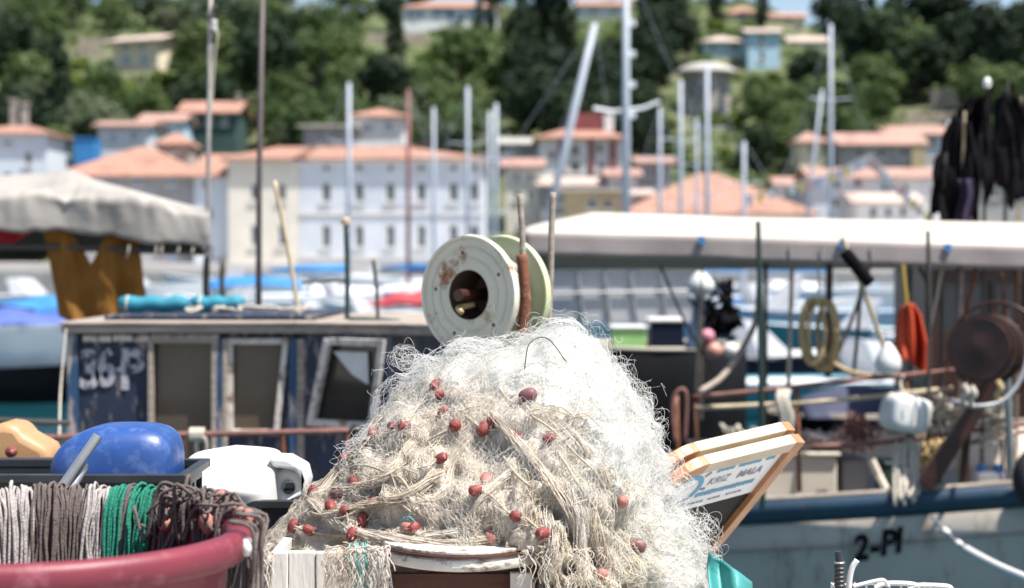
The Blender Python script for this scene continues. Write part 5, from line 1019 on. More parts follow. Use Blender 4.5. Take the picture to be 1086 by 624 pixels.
def Ssurf(a, b, off=0):
    R = Rsil(a); ca, sn, cb, sb = np.cos(a), np.sin(a), np.cos(b), np.sin(b); cb = np.abs(cb)**1.35; sb = np.sign(sb)*np.abs(sb)**1.35
    right = np.clip((ca+.1)/.7, 0, 1); D = np.where(sb < 0, .56+.06*right, .40)
    dirv = np.stack([ca*cb, sb, sn*cb+.12], -1); dirv = dirv/np.linalg.norm(dirv, axis=-1)[..., None]; P = NC+np.stack([R*ca*cb, D*sb, R*sn*cb], -1)
    lump = fbm(P*5.0, 1, 3); fine = 1-2*np.abs(fbm(P*13.0+.6*lump[..., None], 4, 3))
    q = np.stack([a*2.6+.35*lump, b*9+a*1.2, P[..., 0]*0], -1); fold = 1-np.abs(fbm(q, 7, 3))*1.6
    q2 = np.stack([P[..., 0]*4+P[..., 2]*5, P[..., 2]*10-P[..., 0]*6, P[..., 1]*5], -1); fl = 1-np.abs(fbm(q2, 9, 3))*1.6
    edge = .35+.65*np.abs(sb)
    dsp = (lump*.034+fine*.015+(fold*right+fl*(1-right))*.062*edge)-.020
    P = P+dirv*(dsp+off)[..., None]; ym = 4.45+.22*np.clip((1.875-P[..., 2])/.05, 0, 1)     # the heap lies behind the stand's rail
    P[..., 1] = np.where(P[..., 0] < .07, np.maximum(P[..., 1], ym), P[..., 1]); return P, dirv
def proj(P): return CX+P[..., 0]/P[..., 1]*F, HZ-(P[..., 2]-CAMZ)/P[..., 1]*F
BX = [(330, 300), (400, 402), (440, 404), (500, 410), (550, 420), (592, 448), (622, 500), (640, 545), (652, 600), (656, 720)]
def whiteness(P):
    px, py = proj(P); line = np.interp(px, [b[0] for b in BX], [b[1] for b in BX]); lx = np.interp(py, [b[1] for b in BX], [b[0] for b in BX])
    s = np.where(px < 600, (line-py)/18., (px-lx)/22.); return s+fbm(P*9, 12, 2)*.9+np.where(P[..., 1] > 5.12, 4, 0)
def core(name, mat, parent, inset, na=460, nb=230):
    a = np.linspace(-np.pi/2, 1.5*np.pi, na, endpoint=False); b = np.linspace(-np.pi/2+.01, np.pi/2-.01, nb); A, B = np.meshgrid(a, b, indexing='ij')
    P, _ = Ssurf(A, B, -inset); mb = MB(); mb.v = P.reshape(-1, 3).tolist(); mb.f = [(i*nb+j, ((i+1) % na)*nb+j, ((i+1) % na)*nb+j+1, i*nb+j+1) for i in range(na) for j in range(nb-1)]
    return mb.build(name, mat, parent, smooth=True)
def strands_obj(name, P, r, tone, mat, parent, kind='stuff'):
    "P: (M,K,3) paths -> three-sided threads in one mesh"
    M_, K = P.shape[:2]; T = np.gradient(P, axis=1); T /= np.linalg.norm(T, axis=2)[..., None]+1e-9
    ref = rng.normal(size=(M_, 1, 3)); Nn = np.cross(T, ref); Nn /= np.linalg.norm(Nn, axis=2)[..., None]+1e-9; Bn = np.cross(T, Nn)
    r = np.broadcast_to(np.asarray(r).reshape(-1, 1, 1), (M_, 1, 1)); ring = [P+r*(math.cos(q)*Nn+math.sin(q)*Bn) for q in (0, 2.094, 4.189)]
    V = np.stack(ring, 2)-np.array(ORG[parent.name]); V = V.reshape(-1, 3)
    base = (np.arange(M_)[:, None]*K+np.arange(K-1)[None]).reshape(-1)*3; fs = []
    for j in range(3): k = (j+1) % 3; fs.append(np.stack([base+j, base+k, base+3+k, base+3+j], 1))
    Fq = np.concatenate(fs).astype(np.int32); me = bpy.data.meshes.new(name); me.vertices.add(len(V)); me.vertices.foreach_set('co', V.astype(np.float32).ravel())
    me.loops.add(Fq.size); me.loops.foreach_set('vertex_index', Fq.ravel()); me.polygons.add(len(Fq)); me.polygons.foreach_set('loop_start', np.arange(0, Fq.size, 4, dtype=np.int32))
    me.update(calc_edges=True); at = me.attributes.new('tone', 'FLOAT', 'POINT'); at.data.foreach_set('value', np.repeat(np.asarray(tone, np.float32), K*3)); me.shade_smooth()
    me.materials.append(mat); o = bpy.data.objects.new(name, me); link(o, parent); o['kind'] = kind; return o
def walk(n, K, L, wig, off, pref, sel, seed, spread=1.0, lift=.0, a_rng=(-.75, 3.9), b_rng=(-1.5, .9), osc=.006):
    g = np.random.default_rng(seed); A = []; 
    a = g.uniform(*a_rng, n*6); b = np.arcsin(np.clip(g.uniform(math.sin(b_rng[0]), math.sin(b_rng[1]), n*6), -1, 1)); P, _ = Ssurf(a, b); k = np.nonzero(sel(P, g))[0][:n]; a, b = a[k], b[k]; n = len(a)
    ph = pref(P[k], g, n); o0 = np.abs(g.normal(size=n))*off+.001; ln = g.uniform(*L, n)/K; out = []; cur = g.normal(size=n)*wig; op = g.uniform(0, 6.28, (n, 3)); of = g.uniform(.3, 1.1, (n, 3))
    for i in range(K):
        s_ = i/(K-1); lf = o0+lift*g.random(n)*0+osc*np.sin(op[:, 0]+of[:, 0]*i)+np.abs(np.sin(np.pi*s_))*o0*.8
        P, dv = Ssurf(a, b, lf); P = P+osc*.8*np.stack([np.sin(op[:, 1]+of[:, 1]*i), np.sin(op[:, 2]+of[:, 2]*i), np.cos(op[:, 1]+of[:, 2]*i)], -1); out.append(P)
        cur = cur*.75+g.normal(size=n)*wig*.6; ph = ph+cur
        a = a+ln*np.cos(ph)/np.maximum(Rsil(a)*np.cos(b), .12); b = np.clip(b+ln*np.sin(ph)/.45, -1.52, 1.45)
    return np.stack(out, 1)
bn = thing('beige_net', 'heap of beige twine fishing net strung with red floats', 'fishing net', (NC[0], NC[1], 1.745))
wn_ = thing('white_net', 'billowing white monofilament net draped over the top and right of the heap', 'fishing net', (NC[0]+.2, NC[1], 1.745))
MT['net_core'] = pm('packed_beige_net', (.68, .60, .49), (.54, .46, .36), 26, .95, .8, 90, dist=.012, chip=(.76, .70, .61), chip_at=.56, chip_scale=14)
MT['beige_thread'] = threadmat('beige_thread', [(0, (.54, .43, .31)), (.3, (.74, .65, .53)), (.7, (.84, .77, .68)), (1, (.88, .84, .78))], .25, .7)
MT['white_thread'] = threadmat('white_thread', [(0, (.70, .70, .64)), (.4, (.84, .84, .81)), (1, (.92, .92, .90))], .40, .45, .45)
MT['fold_thread'] = threadmat('fold_thread', [(0, (.74, .52, .38)), (.35, (.78, .68, .47)), (.7, (.76, .71, .62)), (1, (.62, .62, .57))], .25, .7)
core('packed_netting', MT['net_core'], bn, .002)
MT['white_core'] = pm('packed_white_net', (.84, .83, .79), (.70, .69, .65), 18, .95, .9, 90, dist=.012, trans=.12)
def white_core(na=380, nb=200):
    a = np.linspace(-.8, 3.3, na); b = np.linspace(-1.5, 1.2, nb); A, B = np.meshgrid(a, b, indexing='ij'); P, _ = Ssurf(A, B, np.zeros_like(A)+.001); wm_ = whiteness(P) > .25
    mb = MB(); mb.v = P.reshape(-1, 3).tolist(); mb.f = [(i*nb+j, (i+1)*nb+j, (i+1)*nb+j+1, i*nb+j+1) for i in range(na-1) for j in range(nb-1) if wm_[i, j] and wm_[i+1, j+1]]
    o = mb.build('packed_netting', MT['white_core'], wn_, smooth=True); bm = bmesh.new(); bm.from_mesh(o.data); bmesh.ops.delete(bm, geom=[v for v in bm.verts if not v.link_faces], context='VERTS'); bm.to_mesh(o.data); bm.free()
white_core()
isw = lambda P, g: whiteness(P) > g.normal(size=len(P))*.5
isb = lambda P, g: (whiteness(P) < g.normal(size=len(P))*.5) & (P[:, 1] < 5.2)
def pref_b(P, g, n): return g.uniform(0, 6.28, n)
def pref_w(P, g, n): return np.where(g.random(n) < .7, np.where(g.random(n) < .5, 0, np.pi)+g.normal(size=n)*.5, g.uniform(0, 6.28, n))
def pref_f(P, g, n): return np.pi+g.normal(size=n)*.22+np.where(P[:, 0] < .1, .5, 0)
P = walk(4800, 15, (.06, .22), .28, .003, pref_b, isb, 1, osc=.0018); strands_obj('twine_mesh', P, rng.uniform(.0003, .0007, len(P)), np.clip(rng.normal(.55, .27, len(P)), 0, 1), MT['beige_thread'], bn)
P = np.concatenate([walk(6200, 18, (.2, .55), .06, .003, pref_w, isw, 2, osc=.0018), walk(1000, 18, (.15, .40), .22, .014, pref_w, isw, 22, osc=.006)]); strands_obj('monofilament', P, rng.uniform(.00022, .00048, len(P)), rng.random(len(P)), MT['white_thread'], wn_)
isf = lambda P, g: (proj(P)[0] > 545) & (proj(P)[1] > 480) & (proj(P)[0] < 662) & (P[:, 1] < 5.1)
P = walk(1900, 16, (.2, .5), .05, .006, pref_f, isf, 3, osc=.0018, a_rng=(-1.2, 1.6)); tn = fbm(P[:, 5]*7, 3, 2)*.5+.45+rng.normal(size=len(P))*.12; strands_obj('hanging_folds', P, rng.uniform(.0006, .0012, len(P)), np.clip(tn, 0, 1), MT['fold_thread'], bn)
# knotted mesh: diamond lattices, crumpled over the heap, some billowing clear of it
def lattice(n, seed, cell, lift, sel_a, sel_b, crump=.02, nu=26, nv=22):
    g = np.random.default_rng(seed); segs = []
    for k in range(n):
        a0 = g.uniform(*sel_a); b0 = g.uniform(*sel_b); th = g.uniform(0, 6.28); I, J = np.meshgrid(np.arange(nu), np.arange(nv), indexing='ij')
        x = (I-nu/2+.5*(J % 2))*cell*g.uniform(.8, 1.2); y = (J-nv/2)*cell*.6
        q = np.stack([x*9+k, y*9, x*0+k*3.1], -1); x = x+fbm(q, 1, 2)*crump; y = y+fbm(q, 5, 2)*crump
        a = a0+(x*math.cos(th)-y*math.sin(th))/.45; b = np.clip(b0+(x*math.sin(th)+y*math.cos(th))/.45, -1.5, 1.5)
        lf = np.clip((fbm(np.stack([x*7+k*5, y*7, x*0], -1), 3, 2)+.35)*lift, .001, None)+.004*g.random(x.shape)
        P, _ = Ssurf(a, b, lf); P = P+g.normal(size=P.shape)*.0022
        for di, dj in ((0, 1), (1, 1), (-1, 1)):
            for i in range(nu):
                for j in range(nv-1):
                    if di == 0 or (di == (1 if j % 2 else -1)):
                        i2 = i+di
                        if 0 <= i2 < nu: m = (P[i, j]+P[i2, j+1])/2+g.normal(size=3)*.0022; segs.append((P[i, j], m, P[i2, j+1]))
    return np.array(segs)
P = lattice(12, 5, .017, .045, (.35, 2.35), (-.25, .35)); strands_obj('loose_mesh', P, .0005, rng.random(len(P))*.6+.4, MT['white_thread'], wn_)
P = lattice(9, 6, .017, .030, (-.4, 1.9), (-1.0, -.1)); strands_obj('loose_mesh', P, .0004, rng.random(len(P))*.6+.3, MT['white_thread'], wn_)
P = lattice(8, 7, .014, .016, (1.2, 3.6), (-1.3, -.3), .03); strands_obj('loose_mesh', P, .0005, rng.random(len(P)), MT['beige_thread'], bn)
# springy curls of monofilament standing clear of the heap
g = np.random.default_rng(31); cu = []
def curls(n, px, py, d, rp, spread):
    for _ in range(n):
        c = np.array(W(px+g.normal()*spread, py+g.normal()*spread*.8, d+g.normal()*.04)); r = g.uniform(.35, 1)*rp/F*d; u = g.normal(size=3); u /= np.linalg.norm(u); v = np.cross(u, g.normal(size=3)); v /= np.linalg.norm(v)
        if abs(u[1]) > .8: u[1] *= .4
        t = np.linspace(0, g.uniform(2.2, 5.5), 16)[:, None]; e = g.uniform(.6, 1.1); cu.append(c+(u*np.cos(t)+v*np.sin(t)*e)*r*(1-.03*t)+np.cross(u, v)*t*.004)
for a in ((34, 430, 379, 4.9, 22, 4), (14, 450, 388, 4.9, 18, 7), (5, 402, 410, 4.95, 12, 8), (56, 745, 560, 4.85, 17, 7), (26, 752, 585, 4.85, 11, 7), (16, 632, 356, 5.0, 14, 12), (10, 610, 352, 5.0, 12, 20), (18, 662, 392, 5.0, 14, 9), (18, 690, 444, 5.0, 13, 9), (8, 560, 358, 5.0, 10, 22), (8, 480, 376, 5.0, 10, 14), (12, 680, 416, 5.0, 12, 8)): curls(*a)
cu = np.array(cu); strands_obj('curled_filament', cu, .00045, rng.random(len(cu))*.5+.5, MT['white_thread'], wn_)
# picture-space look-up of the front of the heap
_a, _b = np.meshgrid(np.linspace(-.9, 4.0, 700), np.linspace(-1.54, .25, 420), indexing='ij'); SP, SD = Ssurf(_a, _b); SPX, SPY = proj(SP)
def onsurf(px, py, off=0):
    m = (SPX-px)**2+(SPY-py)**2; k = np.argwhere(m < max(m.min()*1.5, 9)); i = min(map(tuple, k), key=lambda q: SP[q][1]); return Vector(SP[i]+SD[i]*off+np.array([0, -off*.6, 0]))
# gathered bundles of netting lying along the folds
g4 = np.random.default_rng(91); BP = []; BT = []
def bundle(pts, n, rad, tone):
    Pp = np.array(cr([onsurf(a, b, .004) for a, b in pts], 5)); K = 26; f = np.linspace(0, len(Pp)-1, K); i0 = np.minimum(f.astype(int), len(Pp)-2); c = Pp[i0]+(Pp[i0+1]-Pp[i0])*(f-i0)[:, None]
    t = np.gradient(c, axis=0); t /= np.linalg.norm(t, axis=1)[:, None]; u = np.cross(t, [0.2, -1, .3]); u /= np.linalg.norm(u, axis=1)[:, None]; v = np.cross(t, u)
    for _ in range(n):
        r = rad*math.sqrt(g4.random())*(.75+.5*np.abs(np.sin(np.linspace(0, 3, K)+g4.uniform(0, 3)))); a = g4.uniform(0, 6.28)+np.linspace(0, g4.uniform(2, 5), K)+np.cumsum(g4.normal(size=K)*.12)
        BP.append(c+u*(r*np.cos(a))[:, None]+v*(r*np.sin(a))[:, None]); BT.append(np.clip(tone+g4.normal()*.2, 0, 1))
for pts, n, rad, tone in (([(560, 428), (590, 450), (618, 480), (640, 512), (655, 545)], 60, .016, .6), ([(520, 440), (555, 475), (585, 510), (605, 545), (618, 585)], 50, .013, .5), ([(440, 470), (415, 500), (385, 515), (350, 520)], 55, .015, .5), ([(470, 500), (430, 525), (390, 535), (345, 545)], 50, .013, .35), ([(600, 520), (612, 555), (618, 590), (620, 618)], 60, .015, .75), ([(628, 540), (636, 570), (640, 600), (641, 618)], 60, .016, .3), ([(580, 540), (586, 570), (588, 600), (590, 618)], 60, .014, .6), ([(330, 530), (365, 560), (410, 572), (470, 575), (530, 574)], 60, .014, .55), ([(400, 440), (380, 470), (355, 500), (325, 545)], 45, .012, .6), ([(500, 460), (480, 490), (470, 520), (440, 545)], 45, .012, .45), ([(540, 500), (510, 530), (490, 560), (450, 572)], 45, .012, .6)): bundle(pts, n, rad, tone)
strands_obj('gathered_netting', np.array(BP), rng.uniform(.0005, .0010, len(BP)), BT, MT['beige_thread'], bn)
# floats
def float_mesh(mat):
    mb = MB(); mb.lathe([(.004, -.019), (.011, -.0185), (.0165, -.012), (.0185, 0), (.0165, .012), (.011, .0185), (.004, .019)], 14); me = bpy.data.meshes.new('float'); me.from_pydata(mb.v, [], mb.f); me.shade_smooth(); me.materials.append(MT[mat]); return me
FM = {k: float_mesh(k) for k in ('float_red', 'float_brown', 'float_pink')}
FP = [(322, 498), (313, 556), (329, 561), (416, 454), (429, 452), (469, 439), (469, 420), (460, 410), (485, 452), (511, 455), (521, 449), (545, 465), (580, 466), (470, 486), (503, 520), (399, 530), (368, 540), (351, 538), (358, 522), (376, 515), (386, 550), (375, 565), (433, 557, 'float_pink'), (442, 558), (544, 549), (575, 567), (519, 572, 'float_pink'), (514, 509, 'float_pink'), (558, 420, 'float_brown'), (676, 580, 'float_brown'), (661, 534, 'float_pink'), (341, 477), (384, 442, 'float_pink'), (638, 607, 'float_pink')]
random.seed(15)
for f in FP:
    p = onsurf(f[0], f[1], .007); o = bpy.data.objects.new('float', FM[f[2] if len(f) > 2 else 'float_red']); link(o, bn, p); o.rotation_euler = (random.uniform(0, 6), random.uniform(0, 6), random.uniform(0, 6)); s = random.uniform(.68, .92)*(1.35 if len(f) > 2 and f[2] == 'float_brown' else 1); o.scale = (s, s, s*1.2)
# head ropes, twine and stray lines lying over the heap
def sline(pts, r, name, mat, parent, off=.006):
    P = [onsurf(a, b, off) for a, b in pts]; return MB().tube(cr(P, 6), r, 6).build(name, MT[mat], parent, smooth=True)
RL = [([(470, 408), (448, 425), (428, 452), (405, 462), (380, 474), (341, 477), (322, 498)], .0024), ([(470, 418), (490, 428), (505, 448), (525, 475), (545, 500), (565, 520)], .0030), ([(416, 455), (395, 470), (380, 490), (368, 515), (352, 538)], .0024), ([(485, 452), (462, 462), (445, 475), (430, 490)], .0022), ([(545, 465), (530, 458), (511, 455), (495, 440)], .0022), ([(370, 505), (395, 515), (420, 508), (440, 520), (455, 505)], .0030), ([(345, 520), (362, 500), (385, 492), (410, 500), (430, 512)], .0026), ([(330, 545), (352, 552), (370, 545), (399, 530), (420, 535), (440, 550)], .0026), ([(580, 466), (600, 490), (615, 515), (630, 545)], .0030), ([(558, 422), (545, 428), (535, 422), (530, 412)], .0022), ([(560, 440), (585, 455), (610, 480), (630, 500), (640, 520)], .0022), ([(503, 520), (520, 525), (538, 545), (560, 550), (575, 567)], .0022), ([(400, 560), (430, 570), (460, 562), (490, 570)], .0026), ([(312, 556), (330, 562), (352, 568), (375, 566)], .0024)]
for pts, r in RL: sline(pts, r*1.35, 'head_rope', 'twine', bn)
g2 = np.random.default_rng(77)
for k in range(46):
    x, y = g2.uniform(320, 640), g2.uniform(430, 580); th = g2.uniform(0, 6.28); pts = []
    for i in range(6): pts.append((x, y)); th += g2.normal()*.5; x += 13*math.cos(th); y += 9*math.sin(th)
    if all(315 < a < 690 and 415 < b < 588 for a, b in pts): sline(pts, g2.uniform(.0011, .0020), 'twine', 'twine', bn, .008)
sline([(425, 556), (436, 553), (446, 555)], .002, 'teal_tie', 'teal_rope', bn, .016); sline([(302, 572), (306, 578), (314, 580)], .0025, 'teal_tie', 'teal_rope', bn, .012)
MB().tube(cr([onsurf(553, 396, .015), onsurf(560, 380, .05), onsurf(575, 375, .05), onsurf(598, 388, .015)]), .0016, 6).build('stiff_line', MT['pole_dark'], wn_)
# fringe hanging over the stand front and at the left corner
g = np.random.default_rng(41); fr_ = []; tn = []
for k in range(230):
    z = g.random(); px = g.uniform(345, 412) if z < .75 else (g.uniform(276, 290) if z < .80 else g.uniform(552, 640)); d0 = 4.44 if px < 545 else 4.40
    p = np.array(W(px, 583+g.normal()*3, d0+g.uniform(-.02, .03))); L = g.uniform(.04, .17) if z < .75 else g.uniform(.03, .2); q = []; dx = g.normal()*.012
    for i in range(12): f = i/11; q.append(p+np.array([dx*f+.008*math.sin(i*1.1+k)+g.normal()*.0015, -.028*math.sin(f*1.6)+g.normal()*.002, -L*f+.025*math.sin(f*3.1)]))
    fr_.append(q); tn.append(g.random())
fr_ = np.array(fr_); strands_obj('hanging_fringe', fr_, rng.uniform(.0006, .0014, len(fr_)), tn, MT['beige_thread'], bn)
for k in range(9):
    px = 372+k*2.2+g.normal()*1.5; MB().tube(cr([W(px, 576, 4.46), W(px+g.normal()*2, 590, 4.415), W(px+g.normal()*3, 608, 4.41), W(px+g.normal()*4, 640, 4.42)]), .0018, 5).build('teal_strand', MT['teal_rope'], bn)
for k in range(6):
    px = 392+k*3.4; MB().tube(cr([W(px, 580, 4.44), W(px+2+g.normal()*2, 596, 4.40), W(px+5+g.normal()*3, 612, 4.395), W(px+8+g.normal()*4, 640, 4.41)]), .0021, 5).build('loose_end', MT['rope_white'], bn)

# ---------------------------------------------------------------- spool on its stand
dS = 6.4; c = W(497, 313, dS); ax = Vector((.60, .80, 0)); R0 = 63/F*dS; wS = .19
t = thing('cable_spool', 'pale green rust spotted steel spool mounted behind the net pile', 'spool', (c.x+.1, c.y+.1, QZ))
def disc(o, mat, name, R, hole, th=.018, rim=.010): return MB().lathe([(hole, 0), (R-.012, 0), (R-.010, -rim), (R, -rim), (R+.004, th/2), (R, th+.002), (R-.012, th), (hole, th)], 64, o, ax, closed=True).build(name, mat, t, smooth=True, auto=35)
disc(c, MT['spool_paint'], 'front_flange', R0, R0*.42); disc(c+ax*wS, MT['spool_yellow'], 'rear_flange', R0, R0*.426)
for k in (.62, .80): MB().lathe([(R0*k-.004, -.0015), (R0*k, -.004), (R0*k+.004, -.0015), (R0*k, .003)], 64, c, ax, closed=True).build('pressed_ring', MT['spool_paint'], t, smooth=True)
MB().lathe([(R0*.425, .0), (R0*.425, wS+.02), (R0*.415, wS+.02), (R0*.415, .0)], 48, c, ax, closed=True).build('core_tube', MT['spool_in'], t, smooth=True, auto=40)
MB().lathe([(.001, wS*.80), (R0*.414, wS*.80), (R0*.414, wS*.84), (.001, wS*.84)], 40, c, ax, closed=True).build('core_web', MT['spool_in'], t)
mb = MB()
for k in range(9): mb.lathe([(R0*(.62+.02*(k % 2)), .026+k*.0175), (R0*(.65+.02*(k % 2)), .034+k*.0175), (R0*(.62+.02*(k % 2)), .042+k*.0175)], 40, c, ax, cap=False)
mb.build('wound_rope', MT['rope_white'], t, smooth=True)
uu = Vector((ax.y, -ax.x, 0)); vv = Vector((0, 0, 1))
for k in range(5): a = k*1.257+.5; MB().lathe([(.008, -.007), (.008, .0), (.004, .001)], 6, c+(uu*math.cos(a)+vv*math.sin(a))*R0*.72, -ax).build('bolt', MT['rust'], t)
MB().tube([c-ax*.06, c+ax*(wS+.10)], .022, 12).build('axle', MT['rust_dark'], t)
MB().tube(cr([c+ax*.03+uu*.0+vv*-.035, c-ax*.03+vv*-.045+uu*-.02, c-ax*.055+vv*-.06+uu*.01]), .011, 7).build('axle_tie', MT['rope_tan'], t, smooth=True)
for k, o_ in ((0, c-ax*.05+Vector((0, 0, 0))), (1, c+ax*(wS+.08))):
    f = Vector((o_.x, o_.y, QZ)); MB().tube([f, o_-Vector((0, 0, R0*1.18 if k == 0 else 0))], .024, 8).build('stand_post', MT['rust'], t); MB().box(f+Vector((0, 0, .01)), (.24, .24, .02)).build('base_plate', MT['rust'], t)
    if k == 0: MB().tube([o_-Vector((0, 0, R0*1.18)), c-Vector((0, 0, R0*1.1))+ax*wS/2, c+ax*(wS+.08)-Vector((0, 0, R0*1.18))], .02, 8).build('stand_beam', MT['rust'], t)
# brace and uprights beside the spool
tt = thing('spool_upright', 'thin brown rod above a rust red steel brace right of the spool', 'upright', (XW(556, 6.35), 6.35, QZ))
MB().tube(cr([W(551, 206, 6.38), W(553, 235, 6.38), W(555, 276, 6.38)]), [.011]*13, 8).build('rod', MT['grey_wood'], tt, smooth=True)
MB().tube(cr([W(553, 270, 6.38), W(556, 300, 6.38), W(557, 325, 6.38), W(553, 360, 6.38)])+[Vector((XW(553, 6.38), 6.38, QZ))], .021, 10).build('brace', MT['rust'], tt, smooth=True)
tag(MB().tube(cr([W(586.5, 204, 6.5), W(585, 245, 6.5), W(584, 290, 6.5), W(582, 340, 6.5)])+[Vector((XW(582, 6.5), 6.5, QZ))], .0115, 8).build('stick', MT['grey_wood'], smooth=True), 'thin dark wooden stick standing right of the spool', 'stick')

# ---------------------------------------------------------------- folding sign board
U = Vector((.44, .40, .052)).normalized(); V_ = Vector((-.2505, .329, -.408)); V_ = (V_-U*V_.dot(U)).normalized(); Nn = -(U.cross(V_)).normalized()
O = W(722, 500, 5.3); Wd = .597; Lg = (O.z-QZ)/(-V_.z)-.06
t = thing('folding_sign', 'tilted pine framed folding sign board beside the net pile', 'sign', O+V_*Lg)
Q = lambda a, b, c: O+U*a+V_*b+Nn*c
for k, c0 in enumerate((0, -.052)):
    ft = .036; fw = .048; rc = .13
    def arc(r, a0, a1, n): return [(rc-r*math.cos(x), rc-r*math.sin(x)) for x in np.linspace(a0, a1, n)]
    ou = arc(rc, 0, math.pi/2, 9); inn = arc(rc-fw, math.pi/2, 0, 9)
    MB().prism([Q(a, b, c0) for a, b in ou+inn], -Nn*ft).build('corner_piece', MT['copper_wood'], t, bevel=.003)
    MB().prism([Q(a, b, c0) for a, b in ((rc+.001, 0), (Wd-.05, 0), (Wd-.05, fw), (rc+.001, fw))], -Nn*ft).build('top_rail', MT['pine'], t, bevel=.003)
    MB().prism([Q(a, b, c0) for a, b in ((Wd-.049, 0), (Wd, .012), (Wd, Lg), (Wd-fw, Lg), (Wd-fw, fw+.001), (Wd-.049, fw+.001))], -Nn*ft).build('stile', MT['copper_wood'], t, bevel=.003)
    MB().prism([Q(a, b, c0) for a, b in ((0, rc+.001), (fw, rc+.001), (fw, Lg), (0, Lg))], -Nn*ft).build('stile', MT['copper_wood'], t, bevel=.003)
    MB().prism([Q(a, b, c0-.002) for a, b in ((fw+.001, Lg-.12), (Wd-fw-.001, Lg-.12), (Wd-fw-.001, Lg-.07), (fw+.001, Lg-.07))], -Nn*.03).build('bottom_rail', MT['pine'], t, bevel=.003)
    if k == 0:
        MB().prism([Q(a, b, -.018) for a, b in ((fw+.001, .27), (Wd-fw-.001, .27), (Wd-fw-.001, Lg-.121), (fw+.001, Lg-.121))], -Nn*.008).build('chalkboard', MT['chalkboard'], t)
        pa = [(fw+.02, .10), (fw+.06, fw+.02), (rc+.01, fw+.001), (Wd-fw-.001, fw+.001), (Wd-fw-.001, .269), (fw+.001, .269), (fw+.001, .14)]
        pn = MB().prism([Q(a, b, -.016) for a, b in pa], -Nn*.008).build('printed_panel', MT['sign_white'], t)
        rc_a, rc_b = .135, .155; ring = [Q(rc_a+r*math.cos(x), rc_b+r*math.sin(x)*1.0, -.0145) for r in (.078, .058) for x in np.linspace(0, 2*math.pi, 33)[:-1]]
        MB().add(ring, [(i, (i+1) % 32, 32+(i+1) % 32, 32+i) for i in range(32)]).build('printed_ring', MT['sign_blue'], pn)
        mb = MB()
        for x in (-.8, .1, .95, 2.2, 3.4, 4.4):
            e = Vector((math.cos(x), math.sin(x))); nrm = Vector((-e.y, e.x)); mb.add([Q(rc_a+e.x*r+nrm.x*s, rc_b+e.y*r+nrm.y*s, -.0135) for r, s in ((.082, -.004), (.108, -.006), (.108, .006), (.082, .004))], [(0, 1, 2, 3)])
        mb.build('printed_ticks', MT['sign_dark'], pn)
        for s_, a, b, sz, m_ in (('KRIZ', .285, .135, .050, 'sign_dark'), ('MALA', .435, .135, .050, 'sign_dark')):
            vs, fs = text_mesh(s_, sz, .0012 if s_ == 'MALA' else .0002); MB().add([Q(a+v.x*.92, b-v.y, -.0142) for v in vs], fs).build('printed_text', MT[m_], pn)
        random.seed(8)
        for b, a0, a1, hh, m_ in ((.078, .24, .50, .022, 'sign_blue'), (.195, .22, .50, .026, 'sign_blue'), (.238, .16, .46, .010, 'sign_dark')):
            mb = MB(); a = a0
            while a < a1:
                w_ = random.uniform(.012, .02); h2 = hh*random.uniform(.75, 1)
                if random.random() > .12: mb.add([Q(a, b-h2/2, -.0142), Q(a+w_, b-h2/2, -.0142), Q(a+w_, b+h2/2, -.0142), Q(a, b+h2/2, -.0142)], [(0, 1, 2, 3)])
                a += w_+.004
            mb.build('printed_line', MT[m_], pn)
    else: MB().prism([Q(a, b, c0-.012) for a, b in ((fw+.001, fw+.1), (Wd-fw-.001, fw+.001), (Wd-fw-.001, Lg-.121), (fw+.001, Lg-.121))], -Nn*.008).build('back_panel', MT['chalkboard'], t)
# strap between the two leaves
tag(MB().grid(lambda u, v: Vector(W(752+u*44, 586+u*30+v*60, 4.75+.05*math.sin(u*7)+.1*u))+Vector((0, .03*math.sin(v*6+u*4), 0)), 16, 14).build('tarp_corner', MT['tarp_teal'], smooth=True, thick=.004), 'corner of a teal tarpaulin at the foot of the white net', 'tarpaulin')

# ---------------------------------------------------------------- burgundy tub and rope hanks
tx, ty, tz = -1.03, 3.8, 2.03; H = .61
for i in range(5): pass
pt = thing('pallet', 'worn wooden pallet under the burgundy tub', 'pallet', (tx, ty, QZ))
for i in range(5): MB().bb(tx-.5, tx+.5, ty-.48+i*.2, ty-.34+i*.2, QZ+.098, QZ+.118).build('slat', MT['pallet'], pt)
for i in range(3): MB().bb(tx-.5+i*.45, tx-.4+i*.45, ty-.48, ty+.46, QZ, QZ+.097).build('bearer', MT['pallet'], pt)
zb_ = tz-H; t = thing('tub', 'large burgundy plastic tub with thick rolled rim in the left foreground', 'tub', (tx, ty, QZ+.12))
H2 = tz-(QZ+.12)
MB().lathe([(.01, 0), (.345, 0), (.36, .02), (.425, H2-.075), (.43, H2-.062)], 72, (tx, ty, QZ+.12), cap=False).lathe([(.01, .015), (.34, .015), (.418, H2-.06)], 72, (tx, ty, QZ+.12), cap=False).build('wall', MT['tub'], t, smooth=True, auto=40)
MB().lathe([(.418, H2-.07), (.462, H2-.066), (.474, H2-.054), (.478, H2-.02), (.470, H2-.006), (.455, H2), (.432, H2-.004), (.420, H2-.018)], 96, (tx, ty, QZ+.12), closed=True).build('rim', MT['tub'], t, smooth=True)
for k in range(10): a = -2.6+k*.24; p = Vector((tx+.40*math.cos(a), ty+.40*math.sin(a), QZ+.12)); MB().box(p+Vector((0, 0, H2*.52)), (.012, .02, H2*.78), rot=(0, 0, a)).build('rib', MT['tub'], t)
MB().lathe([(.02, 0), (.019, .012), (.008, .018)], 14, (tx+.474*math.cos(-.12), ty+.474*math.sin(-.12), tz-.032), (1, -.12, .1)).build('handle_pin', MT['white_plastic'], t, smooth=True)
g = np.random.default_rng(2)
